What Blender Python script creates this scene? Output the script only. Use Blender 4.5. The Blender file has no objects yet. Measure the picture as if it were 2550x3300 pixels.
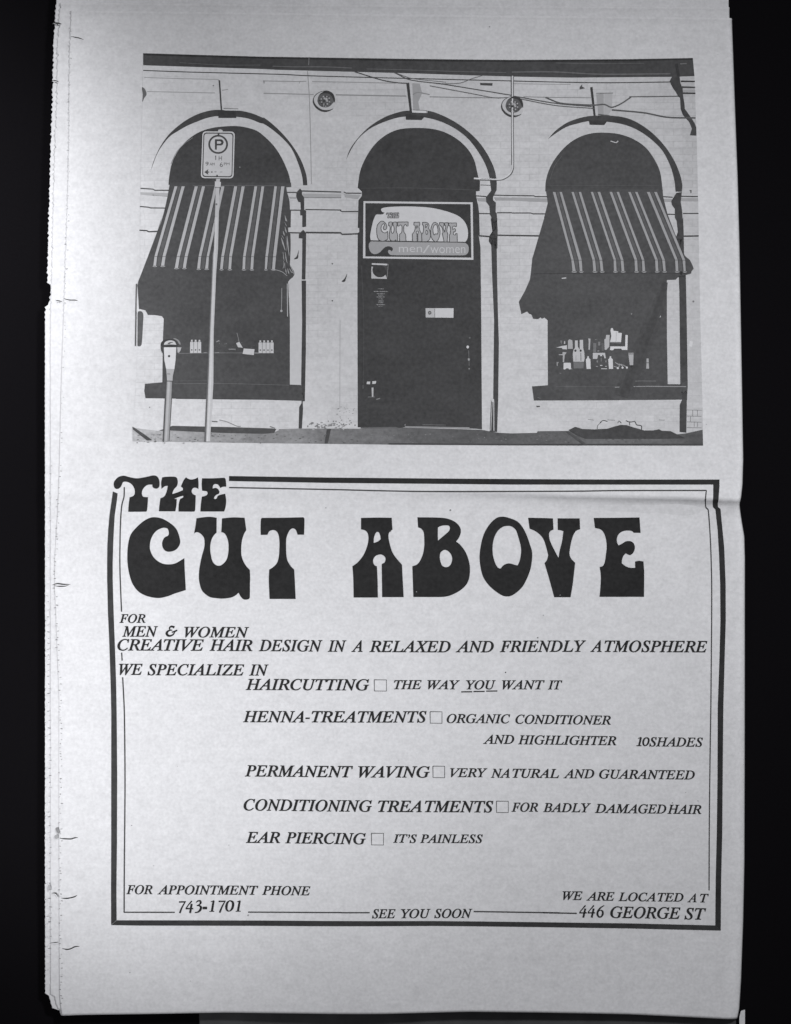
import bpy, bmesh, math, random
from mathutils import Vector
from mathutils.geometry import tessellate_polygon
random.seed(7)
C = bpy.context.scene.collection
S = 0.00013                    # metres per unit of the page's drafting grid (2550 x 3300 units)
MM = 0.001

# ------------------------------------------------------------------ camera, light, exposure
sc = bpy.context.scene
D = 1.40
cam = bpy.data.cameras.new('camera'); co = bpy.data.objects.new('camera', cam); C.objects.link(co)
cam.sensor_fit = 'VERTICAL'; cam.sensor_height = 24; cam.lens = 24 * D / (3300 * S)
co.location = (0, 0, D + 0.0055); cam.clip_start = 0.05; cam.clip_end = 20
sc.camera = co
w = bpy.data.worlds.new('World'); sc.world = w; w.use_nodes = True
w.node_tree.nodes['Background'].inputs[0].default_value = (0.97, 0.97, 1.0, 1)
w.node_tree.nodes['Background'].inputs[1].default_value = 0.152
def lamp(name, loc, aim, power, half, size=.05):
    l = bpy.data.lights.new(name, 'SPOT'); l.energy = power; l.spot_size = 2 * half; l.spot_blend = 1.0; l.shadow_soft_size = size
    l.color = (0.985, 0.99, 1.0)
    o = bpy.data.objects.new(name, l); o.location = Vector(loc) + Vector((0, 0, .005)); C.objects.link(o)
    o.rotation_euler = (Vector(aim) - Vector(loc)).to_track_quat('-Z', 'Y').to_euler(); return o
lamp('copy_lamp', (-.271, .313, .385), (-.240, .106, .005), 15.68, .363)
lamp('copy_lamp', (-.359, -.188, .312), (-.113, -.097, .005), 6.58, .328)
lamp('copy_lamp', (.334, .393, .539), (.018, .059, .005), 5.78, 1.03)
lamp('copy_lamp', (.384, .323, .513), (-.096, -.131, .005), 13.03, .527)
sc.view_settings.view_transform = 'Standard'; sc.view_settings.look = 'None'
sc.view_settings.exposure = 0.0; sc.view_settings.gamma = 1.0; sc.view_settings.use_curve_mapping = False
sc.render.engine = 'CYCLES'; sc.cycles.samples = 64

# ------------------------------------------------------------------ materials
PAPER = (0.640, 0.640, 0.660)
def lin(g):
    g /= 255.0
    return g / 12.92 if g <= 0.04045 else ((g + 0.055) / 1.055) ** 2.4
class NT:
    def __init__(s, name):
        s.m = bpy.data.materials.new(name); s.m.use_nodes = True; s.t = s.m.node_tree
        s.b = s.t.nodes['Principled BSDF']
        s.tc = s.t.nodes.new('ShaderNodeTexCoord').outputs['Object']
    def n(s, typ, **k):
        x = s.t.nodes.new(typ)
        for a, v in k.items(): setattr(x, a, v)
        return x
    def lk(s, a, b): s.t.links.new(a, b)
    def noise(s, scale, stretch=(1, 1, 1), detail=2, rough=0.55):
        mp = s.n('ShaderNodeMapping'); mp.inputs['Scale'].default_value = stretch
        s.lk(s.tc, mp.inputs['Vector'])
        x = s.n('ShaderNodeTexNoise'); x.inputs['Scale'].default_value = scale
        x.inputs['Detail'].default_value = detail; x.inputs['Roughness'].default_value = rough
        s.lk(mp.outputs[0], x.inputs['Vector']); return x.outputs['Fac']
    def math(s, op, a, b, c=None):
        x = s.n('ShaderNodeMath', operation=op)
        for i, v in enumerate((a, b, c)):
            if v is None: continue
            if isinstance(v, (int, float)): x.inputs[i].default_value = v
            else: s.lk(v, x.inputs[i])
        return x.outputs[0]
    def vary(s, terms):
        acc = 1.0
        for f, amp in terms:
            acc = s.math('ADD', acc, s.math('MULTIPLY', s.math('SUBTRACT', f, 0.5), 2 * amp))
        return acc
    def color(s, col, fac):
        x = s.n('ShaderNodeVectorMath', operation='SCALE'); x.inputs[0].default_value = col
        s.lk(fac, x.inputs['Scale']); s.lk(x.outputs[0], s.b.inputs['Base Color'])
def paper_terms(t):
    return [(t.noise(760, (1, 1, 1), 2), .16), (t.noise(230, (0.75, 1.15, 1), 3), .10), (t.noise(60, (1, 1, 1), 3), .05),
            (t.noise(420, (0.3, 2.0, 1), 2), .035)]
def make_paper(name, tint=1.0):
    t = NT(name); t.color([c * tint for c in PAPER], t.vary(paper_terms(t)))
    t.b.inputs['Roughness'].default_value = .85; t.b.inputs['Specular IOR Level'].default_value = .15
    bp = t.n('ShaderNodeBump'); bp.inputs['Strength'].default_value = .10; bp.inputs['Distance'].default_value = .0004
    t.lk(t.noise(300, (0.9, 1.1, 1), 4, .65), bp.inputs['Height']); t.lk(bp.outputs[0], t.b.inputs['Normal'])
    return t.m
M_PAPER = make_paper('newsprint'); M_UNDER = make_paper('newsprint_aged', .97)
def ramp(t, stops):                   # a printed halftone whose density changes along the picture: (x in page units, factor)
    sx = t.n('ShaderNodeSeparateXYZ'); t.lk(t.tc, sx.inputs[0])
    u = t.math('ADD', t.math('DIVIDE', sx.outputs[0], 2550 * S), .5)
    cr = t.n('ShaderNodeValToRGB'); t.lk(u, cr.inputs[0]); e = cr.color_ramp.elements; cr.color_ramp.interpolation = 'EASE'
    while len(e) < len(stops): e.new(.5)
    for k, (x, f) in enumerate(stops): e[k].position = x / 2550; e[k].color = (f, f, f, 1)
    return cr.outputs[0]
def make_wall():                      # the printed light grey of the facade
    t = NT('printed_wall_tone')
    g = ramp(t, [(640, 1.045), (900, .99), (1090, .91), (1480, .91), (1700, .94), (2150, .865), (2250, .80)])
    f = t.vary(paper_terms(t) + [(t.noise(420, (1, 1, 1), 3), .08), (t.noise(110, (.35, 1.6, 1), 4, .7), .09), (t.noise(26, (1, .6, 1), 3), .09)])
    br = t.n('ShaderNodeTexBrick'); br.inputs['Scale'].default_value = 1.0; br.inputs['Brick Width'].default_value = 62 * S; br.inputs['Row Height'].default_value = 21 * S
    br.inputs['Mortar Size'].default_value = 1.6 * S; br.inputs['Mortar Smooth'].default_value = .6
    br.inputs['Color1'].default_value = (1, 1, 1, 1); br.inputs['Color2'].default_value = (.935, .935, .935, 1); br.inputs['Mortar'].default_value = (.84, .84, .84, 1)
    wob = t.n('ShaderNodeVectorMath', operation='ADD'); nz = t.n('ShaderNodeTexNoise'); nz.inputs['Scale'].default_value = 160
    sc_ = t.n('ShaderNodeVectorMath', operation='SCALE'); sc_.inputs['Scale'].default_value = 5 * S; t.lk(t.tc, nz.inputs['Vector']); t.lk(nz.outputs['Color'], sc_.inputs[0])
    t.lk(t.tc, wob.inputs[0]); t.lk(sc_.outputs[0], wob.inputs[1]); t.lk(wob.outputs[0], br.inputs['Vector'])
    worn = t.n('ShaderNodeMapRange'); worn.inputs['From Min'].default_value = .42; worn.inputs['From Max'].default_value = .62; t.lk(t.noise(28, (1, 1, 1), 3), worn.inputs['Value'])
    mx = t.n('ShaderNodeMix', data_type='RGBA'); t.lk(worn.outputs[0], mx.inputs[0]); mx.inputs[6].default_value = (.985, .985, .985, 1); t.lk(br.outputs['Color'], mx.inputs[7])
    f = t.math('MULTIPLY', f, mx.outputs[2])
    t.color(PAPER, t.math('MULTIPLY', f, g))
    t.b.inputs['Roughness'].default_value = .85; t.b.inputs['Specular IOR Level'].default_value = .15
    return t.m
def make_pavement():                  # the printed greys of the pavement, darker towards the right
    t = NT('printed_pavement_tone')
    g = ramp(t, [(440, .72), (620, .52), (900, .40), (1120, .29), (1480, .17), (1780, .19), (1900, .24), (2100, .21), (2260, .15)])
    f = t.vary([(t.noise(700, (1, 1, 1), 3), .35), (t.noise(200, (.4, 1.6, 1), 4), .35), (t.noise(60, (1, 1, 1), 3), .2)])
    t.color(PAPER, t.math('MULTIPLY', f, g)); t.b.inputs['Roughness'].default_value = .85; t.b.inputs['Specular IOR Level'].default_value = .12
    return t.m
M_WALL = make_wall(); M_PAVE = make_pavement()
_ink = {}
def ink(g):
    g = int(round(g / 4.0)) * 4
    if g not in _ink:
        t = NT('ink_%03d' % g); k = lin(g) / lin(206)
        dark = max(0, min(1, (150 - g) / 100))
        t.color([c * k for c in PAPER], t.vary([(t.noise(620, (1, 1, 1), 3), .10 + .40 * dark), (t.noise(120, (.6, 1.2, 1), 3), .06 + .25 * dark),
                                                (t.noise(22, (1, 1, 1), 2), .03 + .16 * dark)]))
        t.b.inputs['Roughness'].default_value = .8; t.b.inputs['Specular IOR Level'].default_value = .12
        _ink[g] = t.m
    return _ink[g]
def plain(name, col, rough=.9, spec=.1, amp=.2, sc_=200):
    t = NT(name); t.color(col, t.vary([(t.noise(sc_, (1, 1, 1), 4), amp)]))
    t.b.inputs['Roughness'].default_value = rough; t.b.inputs['Specular IOR Level'].default_value = spec
    return t.m

# ------------------------------------------------------------------ the sheet's relief
def lerp_list(L, v):
    if v <= L[0][0]: return L[0][1]
    for (a, x), (b, y) in zip(L, L[1:]):
        if v <= b: return x + (y - x) * (v - a) / (b - a)
    return L[-1][1]
def sst(a, b, x):
    t = max(0, min(1, (x - a) / (b - a))); return t * t * (3 - 2 * t)
XR = [(-60, 2360), (56, 2363), (190, 2368), (379, 2375), (569, 2382), (800, 2388), (1031, 2392), (1269, 2396), (1480, 2399), (1560, 2396), (1600, 2391), (1622, 2385),
      (1640, 2388), (1690, 2396), (1730, 2403), (1800, 2405), (2500, 2405), (2784, 2404), (2974, 2400), (3163, 2393), (3258, 2387), (3290, 2381)]
def xr(py): return lerp_list(XR, py)
def height(px, py):                                       # millimetres above the table
    yc = 1594 - 6 * sst(300, 1000, px) + 16 * sst(1450, 2100, px) + 10 * sst(2150, 2390, px)
    d = (py - yc) * .13
    A = .30 + 2.5 * sst(900, 2250, px) ** 1.2
    z = 4.4 + A * math.exp(-math.sqrt(d * d + .04) / (12.0 if d < 0 else 1.8)) + .5 * math.exp(-math.sqrt(d * d + 9) / 34)
    z += .35 * math.sin(px / 390 + py / 900 + 1.0) + .30 * math.sin(py / 330 - px / 760) + .12 * math.sin(px / 150 + py / 210)
    z += .05 * math.sin(px / 61 - py / 83 + 2) + .04 * math.sin(px / 37 + py / 118)
    z += 1.5 * math.exp(-((px - 1130) / 240) ** 2) * sst(1900, 2500, py)
    q = px - 2180
    if q > 0:                                             # small fan of creases at the pinch in the right edge
        for sl, am in ((-.45, .5), (.55, .40), (1.5, .28)):
            dd = ((py - 1622) - sl * (px - 2392)) * .13 / math.sqrt(1 + sl * sl)
            z += am * 1.0 * math.exp(-math.sqrt(dd * dd + .3) / 2.0) * sst(0, 200, q) * (1 if sl * (px - 2392) * (py - 1622) >= 0 else .1)
    W = 20 + 34 * sst(1700, 3000, py)
    e = px - (xr(py) - W)
    if e > 0:
        u = min(.995, e / W); z -= (4.0) * (1 - math.sqrt(1 - u * u))
    return z
def pt(px, py, dz=0.0): return Vector(((px - 1275) * S, (1650 - py) * S, height(px, py) * MM + dz))
def normal_at(px, py):
    h = 3.0
    gx = (height(px + h, py) - height(px - h, py)) * MM / (2 * h * S); gy = -(height(px, py + h) - height(px, py - h)) * MM / (2 * h * S)
    return Vector((-gx, -gy, 1)).normalized()

# ------------------------------------------------------------------ drawing helpers (points in page units)
class V:                                                   # a window of the page: local units -> page units
    def __init__(s, ox, oy, k): s.o = (ox, oy); s.k = k
    def __call__(s, *pts): return [(s.o[0] + p[0] / s.k, s.o[1] + p[1] / s.k) + tuple(p[2:]) for p in pts]
    def x(s, v): return s.o[0] + v / s.k
    def y(s, v): return s.o[1] + v / s.k
A8 = 2.11
V1, V2, V3, V4, V5, V6 = V(100, 0, A8), V(850, 0, A8), V(1650, 0, A8), V(100, 700, A8), V(850, 700, A8), V(1650, 700, A8)
V7, V8, V9, V10, V11, V12 = V(300, 1500, A8), V(1050, 1500, A8), V(1650, 1480, A8), V(300, 2150, A8), V(750, 2150, A8), V(1500, 2150, A8)
V13, V14, V15 = V(300, 2800, A8), V(1000, 2800, A8), V(1750, 2500, A8)
L1, L2 = V(100, 2500, 2.73), V(100, 1500, 2.73)
H1, H2, H3, H4, H5 = V(340, 1500, 4.019), V(620, 1620, 4.22), V(1100, 1620, 3.751), V(1500, 1620, 4.22), V(1700, 1620, 4.22)
S1, P1, D1, D2, G1, M1, W1, A1, Q1, B1 = V(1150, 620, 4.22), V(600, 380, 8.44), V(560, 2880, 7.033), V(1850, 2900, 7.033), V(1760, 1030, 5.627), V(980, 270, 14.067), V(500, 1070, 4.22), V(520, 2010, 28.13), V(860, 560, 6.425), V(1900, 1340, 4.22)
N = V(0, 0, 1)

def smooth(pts, closed=True, step=3.0):
    """Catmull-Rom through pts; a third value 1 marks a corner."""
    n = len(pts); out = []
    def P(i): return Vector(pts[i % n][:2]) if closed else Vector(pts[max(0, min(n - 1, i))][:2])
    def corner(i): return len(pts[i % n]) > 2 and pts[i % n][2]
    for i in range(n if closed else n - 1):
        p1, p2 = P(i), P(i + 1); L = (p2 - p1).length
        t1 = (p2 - p1) if corner(i) or (not closed and i == 0) else (p2 - P(i - 1)) * .5
        t2 = (p2 - p1) if corner(i + 1) or (not closed and i == n - 2) else (P(i + 2) - p1) * .5
        if t1.length > L * 1.1: t1 = t1.normalized() * L * 1.1
        if t2.length > L * 1.1: t2 = t2.normalized() * L * 1.1
        k = max(1, min(12, int(L / step)))
        if corner(i) and corner(i + 1): k = 1
        for j in range(k):
            s = j / k; s2 = s * s; s3 = s2 * s
            q = p1 * (2 * s3 - 3 * s2 + 1) + t1 * (s3 - 2 * s2 + s) + p2 * (-2 * s3 + 3 * s2) + t2 * (s3 - s2)
            out.append((q.x, q.y))
    if not closed: out.append(tuple(pts[-1][:2]))
    return out
def ribbon(pts, wid=None, smoothed=True, step=3.0):
    """a pen stroke: pts (x,y,w) or (x,y) with one width -> polygon outline"""
    n = len(pts)
    W = [p[2] if len(p) > 2 else wid for p in pts]
    if smoothed and n > 2:
        path, ws = [], []
        for i in range(n - 1):
            seg = smooth([p[:2] for p in pts], False, step) if i == 0 else None
            if seg: full = seg
        path = full
        acc = [0]
        for a, b in zip(path, path[1:]): acc.append(acc[-1] + math.dist(a, b))
        key = []; j = 0
        for ip, p in enumerate(pts):
            best = min(range(len(path)), key=lambda q: (path[q][0] - p[0]) ** 2 + (path[q][1] - p[1]) ** 2 if q >= j else 1e18)
            if ip == 0: best = 0
            if ip == n - 1: best = len(path) - 1
            j = best; key.append((acc[best], 0))
        kk = [(key[i][0], W[i]) for i in range(n)]
        ws = [lerp_list(kk, a) for a in acc]
    else: path, ws = [p[:2] for p in pts], W
    Lf, Rt = [], []
    m = len(path)
    for i in range(m):
        a = Vector(path[max(0, i - 1)]); b = Vector(path[min(m - 1, i + 1)]); d = (b - a)
        if d.length < 1e-9: d = Vector((1, 0))
        d.normalize(); nn = Vector((-d.y, d.x)) * ws[i] * .5; p = Vector(path[i])
        Lf.append(tuple(p + nn)); Rt.append(tuple(p - nn))
    return Lf, Rt
def circle(cx, cy, r, ry=None, n=28): return [(cx + r * math.cos(2 * math.pi * i / n), cy + (ry or r) * math.sin(2 * math.pi * i / n)) for i in range(n)]
LAY = 0.00004
class Print:
    """one printed piece of the page; every shape lies on the relief of the sheet"""
    def __init__(s, name, parent): s.name = name; s.parent = parent; s.tris = []; s.mats = []
    def mat(s, m):
        if m not in s.mats: s.mats.append(m)
        return s.mats.index(m)
    def _tri(s, a, b, c, m, lay):
        ar = (b[0] - a[0]) * (c[1] - a[1]) - (c[0] - a[0]) * (b[1] - a[1])
        if abs(ar) < 1e-4: return
        if ar > 0: b, c = c, b                              # page y points down
        s.tris.append((a, b, c, m, lay))
    def poly(s, pts, tone, lay=1, holes=(), sm=False):
        m = s.mat(ink(tone) if not hasattr(tone, 'node_tree') else tone)
        loops = [smooth(pts) if sm else [p[:2] for p in pts]] + [smooth(h) if sm else [p[:2] for p in h] for h in holes]
        flat = [p for L in loops for p in L]
        for t in tessellate_polygon([[Vector((x, y, 0)) for x, y in L] for L in loops]):
            s._tri(flat[t[0]], flat[t[1]], flat[t[2]], m, lay)
        return s
    def sm(s, pts, tone, lay=1, holes=()): return s.poly(pts, tone, lay, holes, True)
    def pen(s, pts, wid, tone, lay=1, smoothed=True):
        m = s.mat(ink(tone)); Lf, Rt = ribbon(pts, wid, smoothed)
        for i in range(len(Lf) - 1):
            s._tri(Lf[i], Lf[i + 1], Rt[i + 1], m, lay); s._tri(Lf[i], Rt[i + 1], Rt[i], m, lay)
        return s
    def loop(s, pts, wid, tone, lay): return s.pen(list(pts) + [pts[0]], wid, tone, lay, False)
    def build(s, grid=55, label=None):
        bm = bmesh.new()
        for a, b, c, m, lay in s.tris:
            f = bm.faces.new([bm.verts.new((p[0], p[1], lay)) for p in (a, b, c)]); f.material_index = m
        xs = [v.co.x for v in bm.verts]; ys = [v.co.y for v in bm.verts]
        if grid:
            cuts = [(0, g) for g in range(int(min(xs) // grid + 1) * grid, int(max(xs)) + 1, grid)]
            cuts += [(1, g) for g in range(int(min(ys) // grid + 1) * grid, int(max(ys)) + 1, grid)]
            if max(ys) > 1570 and min(ys) < 1660: cuts += [(1, g) for g in range(1573, 1660, 6)]
            for ax, g in cuts:
                n = (1, 0, 0) if ax == 0 else (0, 1, 0); p = (g, 0, 0) if ax == 0 else (0, g, 0)
                bmesh.ops.bisect_plane(bm, geom=bm.verts[:] + bm.edges[:] + bm.faces[:], plane_co=p, plane_no=n, dist=1e-5)
        me = bpy.data.meshes.new(s.name); nor = []
        for v in bm.verts:
            x, y, lay = v.co; nor.append(normal_at(x, y)); v.co = pt(x, y, lay * LAY + .00006)
        for f in bm.faces: f.smooth = True
        bm.to_mesh(me); bm.free()
        for m in s.mats: me.materials.append(m)
        me.normals_split_custom_set_from_vertices(nor)
        o = bpy.data.objects.new(s.name, me); C.objects.link(o); o.parent = s.parent
        if label: o['label'] = label
        return o
# --- type: serif italic capitals come from the built-in font's mathematical italic letters
_glyph = {}
def text_tris(body):
    if body in _glyph: return _glyph[body]
    cu = bpy.data.curves.new('type', 'FONT'); cu.body = body; cu.resolution_u = 5
    if ord(body[0]) > 0x1D000: cu.offset = 0.012
    o = bpy.data.objects.new('type', cu); C.objects.link(o)
    dg = bpy.context.evaluated_depsgraph_get(); ev = o.evaluated_get(dg); me = ev.to_mesh()
    me.calc_loop_triangles(); vs = [tuple(v.co[:2]) for v in me.vertices]; tr = [tuple(t.vertices) for t in me.loop_triangles]
    ev.to_mesh_clear(); bpy.data.objects.remove(o); bpy.data.curves.remove(cu)
    _glyph[body] = (vs, tr); return _glyph[body]
def ital(s): return ''.join(chr(0x1D434 + ord(c) - 65) if c.isalpha() else c for c in s)
CAP = None
def word(pr, body, x0, x1, y0, y1, cap, tone=42, lay=1):
    global CAP
    if CAP is None: CAP = max(v[1] for v in text_tris(ital('E'))[0])
    vs, tr = text_tris(ital(body)); a = min(v[0] for v in vs); b = max(v[0] for v in vs); m = pr.mat(ink(tone))
    q = [(x0 + (x1 - x0) * (v[0] - a) / (b - a), y0 + (y1 - y0) * (v[0] - a) / (b - a) - v[1] / CAP * cap) for v in vs]
    h = cap / CAP
    for sx, sy, dl in ((0, 0, 0), (.009, .003, .35), (-.009, -.003, .7)):   # ink spread of letterpress type
        for t in tr: pr._tri(*[(q[k][0] + sx * h, q[k][1] + sy * h) for k in t], m, lay + dl)
def words(pr, v, items, cap):
    for it in items:
        t, x0, x1, y0 = it[:4]; y1 = it[4] if len(it) > 4 else y0
        word(pr, t, v.x(x0), v.x(x1), v.y(y0), v.y(y1), cap / v.k)
def boxed(pr, body, v, x0, x1, yt, yb, tone, lay):
    vs, tr = text_tris(body); xa = min(p[0] for p in vs); xb = max(p[0] for p in vs); ya = min(p[1] for p in vs); yb_ = max(p[1] for p in vs)
    q = v(*[(x0 + (x1 - x0) * (p[0] - xa) / (xb - xa), yb + (yt - yb) * (p[1] - ya) / (yb_ - ya)) for p in vs]); m = pr.mat(ink(tone))
    for t in tr: pr._tri(q[t[0]], q[t[1]], q[t[2]], m, lay)

# ------------------------------------------------------------------ the table and the card under the newspaper
def slab(name, x0, x1, y0, y1, z0, z1, m, bev=.001):
    bm = bmesh.new(); bmesh.ops.create_cube(bm, size=1)
    for v in bm.verts:
        v.co = (((x0 + x1) / 2 - 1275) * S + v.co.x * (x1 - x0) * S, (1650 - (y0 + y1) / 2) * S + v.co.y * (y1 - y0) * S, (z0 + z1) / 2 + v.co.z * (z1 - z0))
    bmesh.ops.bevel(bm, geom=bm.edges[:], offset=bev, segments=2, affect='EDGES')
    me = bpy.data.meshes.new(name); bm.to_mesh(me); bm.free(); me.materials.append(m)
    o = bpy.data.objects.new(name, me); C.objects.link(o); return o
M_BLACK = plain('black_baize', (.0046, .0042, .0051), .95, .02, .15, 900)
table = slab('table', -3800, 6400, -3400, 6700, -.03, 0, M_BLACK, .002); table['kind'] = 'structure'
M_CARD = plain('grey_card', (.060, .060, .063), .9, .1, .35, 120)
card = slab('backing_card', 640, 2376, 2500, 3420, .0, .0012, M_CARD, .0004)
card['label'] = 'dark grey backing card showing as a strip below the bottom edge of the newspaper'; card['category'] = 'card'

# ------------------------------------------------------------------ the newspaper's sheets
news = bpy.data.objects.new('newspaper', None); C.objects.link(news); news.empty_display_size = .05
news['label'] = 'old black and white newspaper page with a shopfront photograph above a framed hair salon advertisement'; news['category'] = 'newspaper'
XL_TOP = [(-60, 232), (0, 231), (60, 228), (180, 223), (430, 222), (620, 218), (800, 212), (1000, 205), (1200, 198), (1450, 192), (1600, 188), (1800, 176), (1900, 176), (2050, 182),
          (2250, 190), (2500, 190), (3200, 191), (3240, 194), (3290, 203)]
XL_UND = [(-60, 183), (0, 181), (71, 176), (142, 171), (237, 170), (332, 168), (427, 164), (521, 161), (664, 157), (800, 154), (912, 151), (917, 163), (950, 161), (980, 157), (984, 146), (1032, 144),
          (3205, 144), (3212, 157), (3240, 163), (3252, 168), (3254, 189), (3290, 200)]
YB = [(130, 3275), (200, 3275), (246, 3273), (300, 3272), (537, 3268), (726, 3264), (1100, 3267), (1237, 3267), (1521, 3261), (1750, 3264), (2034, 3270), (2380, 3287), (2420, 3288)]
def frange(a, b, s):
    out = []
    while a < b - 1e-6: out.append(a); a += s
    return out + [b]
def sheet(name, xl, ytop, drop, mat, ser, inset=0, xr_top=None, yb=None, tears=()):
    n = 110; us = [i / n for i in range(n + 1)]; us = [0, .0012, .0025, .005] + us[1:-3] + [1 - .028, 1 - .022, 1 - .016, 1 - .011, 1 - .007, 1 - .004, 1 - .002, 1]
    us = sorted(set(us)); rows = frange(0, 1, 1 / 420.0); verts = []; rnd = random.Random(len(name) + int(drop * 100))
    saw = 0
    for r in rows:
        saw = (saw + 1) % 2
        for u in us:
            X0 = lerp_list(xl, 60 + r * 3220)
            yt = ytop(u); ybm = lerp_list(yb or YB, 200 + u * 2190); py = yt + (ybm - yt) * r
            a = lerp_list(xl, py); b = xr(py) - inset
            if xr_top and py < 57: b = xr_top
            px = a + (b - a) * u
            if u == 0: k = ser * (1 if py < 1030 else .35); px += (k * (1 if saw else -1) + rnd.uniform(-k, k) * 1.1)
            verts.append((px, py))
    W = len(us); bm = bmesh.new()
    bv = [bm.verts.new(pt(x, y, (-drop + .55 * math.exp(-max(0, y - ytop((x - 220) / 2130)) / 9)) * MM)) for x, y in verts]
    for i in range(len(rows) - 1):
        for j in range(W - 1):
            bm.faces.new((bv[i * W + j], bv[(i + 1) * W + j], bv[(i + 1) * W + j + 1], bv[i * W + j + 1])).smooth = True
    me = bpy.data.meshes.new(name); bm.to_mesh(me); bm.free(); me.materials.append(mat)
    o = bpy.data.objects.new(name, me); C.objects.link(o); o.parent = news
    md = o.modifiers.new('paper_thickness', 'SOLIDIFY'); md.thickness = .00007; md.offset = -1
    return o
front = sheet('front_page', XL_TOP, lambda u: 33 + 24 * u, 0, M_PAPER, 1.3)
under1 = sheet('inner_page', [(y, x + (14 if y < 900 else 18)) for y, x in XL_UND if not 905 < y < 990], lambda u: 7 + 15 * u, .34, M_UNDER, 2.0, 9, 2352)
under2 = sheet('back_page', XL_UND, lambda u: -70, .72, M_UNDER, 1.6, 12, 2350)
bm = bmesh.new()                                          # the folded bundle of pages that carries them
ring = []
for (a, b) in ((205, 20), (2352, 20), (2358, 1500), (2352, 1622), (2362, 1800), (2352, 3245), (215, 3245), (205, 1600)): ring.append((a, b))
g = []
for i in range(25):
    for j in range(25):
        px = 215 + (2350 - 215) * j / 24; py = -60 + (3245 + 60) * i / 24
        g.append((bm.verts.new(pt(px, py, -1.2 * MM)), bm.verts.new(((px - 1275) * S, (1650 - py) * S, .0002))))
for i in range(24):
    for j in range(24): bm.faces.new([g[k][0] for k in (i * 25 + j, (i + 1) * 25 + j, (i + 1) * 25 + j + 1, i * 25 + j + 1)])
edge = [j for j in range(25)] + [i * 25 + 24 for i in range(1, 25)] + [24 * 25 + j for j in range(23, -1, -1)] + [i * 25 for i in range(23, 0, -1)]
for a, b in zip(edge, edge[1:] + edge[:1]): bm.faces.new((g[a][0], g[b][0], g[b][1], g[a][1]))
bmesh.ops.recalc_face_normals(bm, faces=bm.faces[:])
me = bpy.data.meshes.new('page_bundle'); bm.to_mesh(me); bm.free(); me.materials.append(M_UNDER)
o = bpy.data.objects.new('page_bundle', me); C.objects.link(o); o.parent = news

# small corner of a page that sticks out at the foot of the fold
pc = bmesh.new(); cs = [(2386, 3282), (2391, 3262), (2404, 3258), (2404, 3330), (2386, 3330)]
tv = [pc.verts.new(((x - 1275) * S, (1650 - y) * S, .0020)) for x, y in cs]; pc.faces.new(tv[::-1])
me = bpy.data.meshes.new('page_corner'); pc.to_mesh(me); pc.free(); me.materials.append(M_UNDER)
o = bpy.data.objects.new('page_corner', me); C.objects.link(o); o.parent = news
o.modifiers.new('paper_thickness', 'SOLIDIFY').thickness = .0002

# ------------------------------------------------------------------ torn edge marks
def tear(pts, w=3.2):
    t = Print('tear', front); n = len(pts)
    t.pen([(p[0], p[1], (0.8 if i in (0, n - 1) else w)) for i, p in enumerate(pts)], w, 62, 1)  # shade in the open tear, painted as a dark stroke
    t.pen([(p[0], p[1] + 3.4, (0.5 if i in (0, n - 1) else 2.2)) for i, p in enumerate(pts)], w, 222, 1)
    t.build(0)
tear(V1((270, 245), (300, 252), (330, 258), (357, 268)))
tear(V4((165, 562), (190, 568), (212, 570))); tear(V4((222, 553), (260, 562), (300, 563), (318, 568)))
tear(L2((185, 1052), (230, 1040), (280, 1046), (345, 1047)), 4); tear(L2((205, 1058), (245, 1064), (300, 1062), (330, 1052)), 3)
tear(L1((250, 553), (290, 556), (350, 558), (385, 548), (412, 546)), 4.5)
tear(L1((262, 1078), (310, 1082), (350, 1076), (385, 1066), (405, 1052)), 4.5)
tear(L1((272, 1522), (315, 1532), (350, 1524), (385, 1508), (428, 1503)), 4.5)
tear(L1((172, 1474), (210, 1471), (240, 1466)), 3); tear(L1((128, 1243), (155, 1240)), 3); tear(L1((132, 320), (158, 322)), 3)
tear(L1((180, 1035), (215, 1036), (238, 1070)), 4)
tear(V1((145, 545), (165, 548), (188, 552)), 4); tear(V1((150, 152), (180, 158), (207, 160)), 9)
ph = Print('tooth_shadow_row', front)  # dark dots painting the shadows of the serrated edge's teeth
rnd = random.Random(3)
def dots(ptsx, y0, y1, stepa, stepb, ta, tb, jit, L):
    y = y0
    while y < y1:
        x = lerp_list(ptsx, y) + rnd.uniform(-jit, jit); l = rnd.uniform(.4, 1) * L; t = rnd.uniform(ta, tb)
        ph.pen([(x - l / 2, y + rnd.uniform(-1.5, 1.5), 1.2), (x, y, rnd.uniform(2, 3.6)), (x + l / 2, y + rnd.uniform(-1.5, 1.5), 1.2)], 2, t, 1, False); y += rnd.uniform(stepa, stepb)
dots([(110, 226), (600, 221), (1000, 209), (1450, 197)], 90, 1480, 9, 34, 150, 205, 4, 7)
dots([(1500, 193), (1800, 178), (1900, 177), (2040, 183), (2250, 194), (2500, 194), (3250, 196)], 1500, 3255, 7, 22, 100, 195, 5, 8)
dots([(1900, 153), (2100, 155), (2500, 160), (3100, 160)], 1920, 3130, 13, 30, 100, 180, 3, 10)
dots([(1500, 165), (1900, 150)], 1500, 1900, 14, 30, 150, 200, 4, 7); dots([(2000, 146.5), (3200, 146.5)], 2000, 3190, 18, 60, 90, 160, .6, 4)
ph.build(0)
st = Print('stain', front); st.sm(L1((215, 462), (235, 455), (250, 478), (258, 500), (240, 512), (222, 490)), 128, 1); st.sm(L1((205, 535), (222, 518), (245, 530), (240, 550), (215, 556)), 150, 1)
st.sm(L1((152, 960), (165, 958), (175, 990), (165, 1008), (152, 985)), 165, 1); st.build(0)
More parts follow.
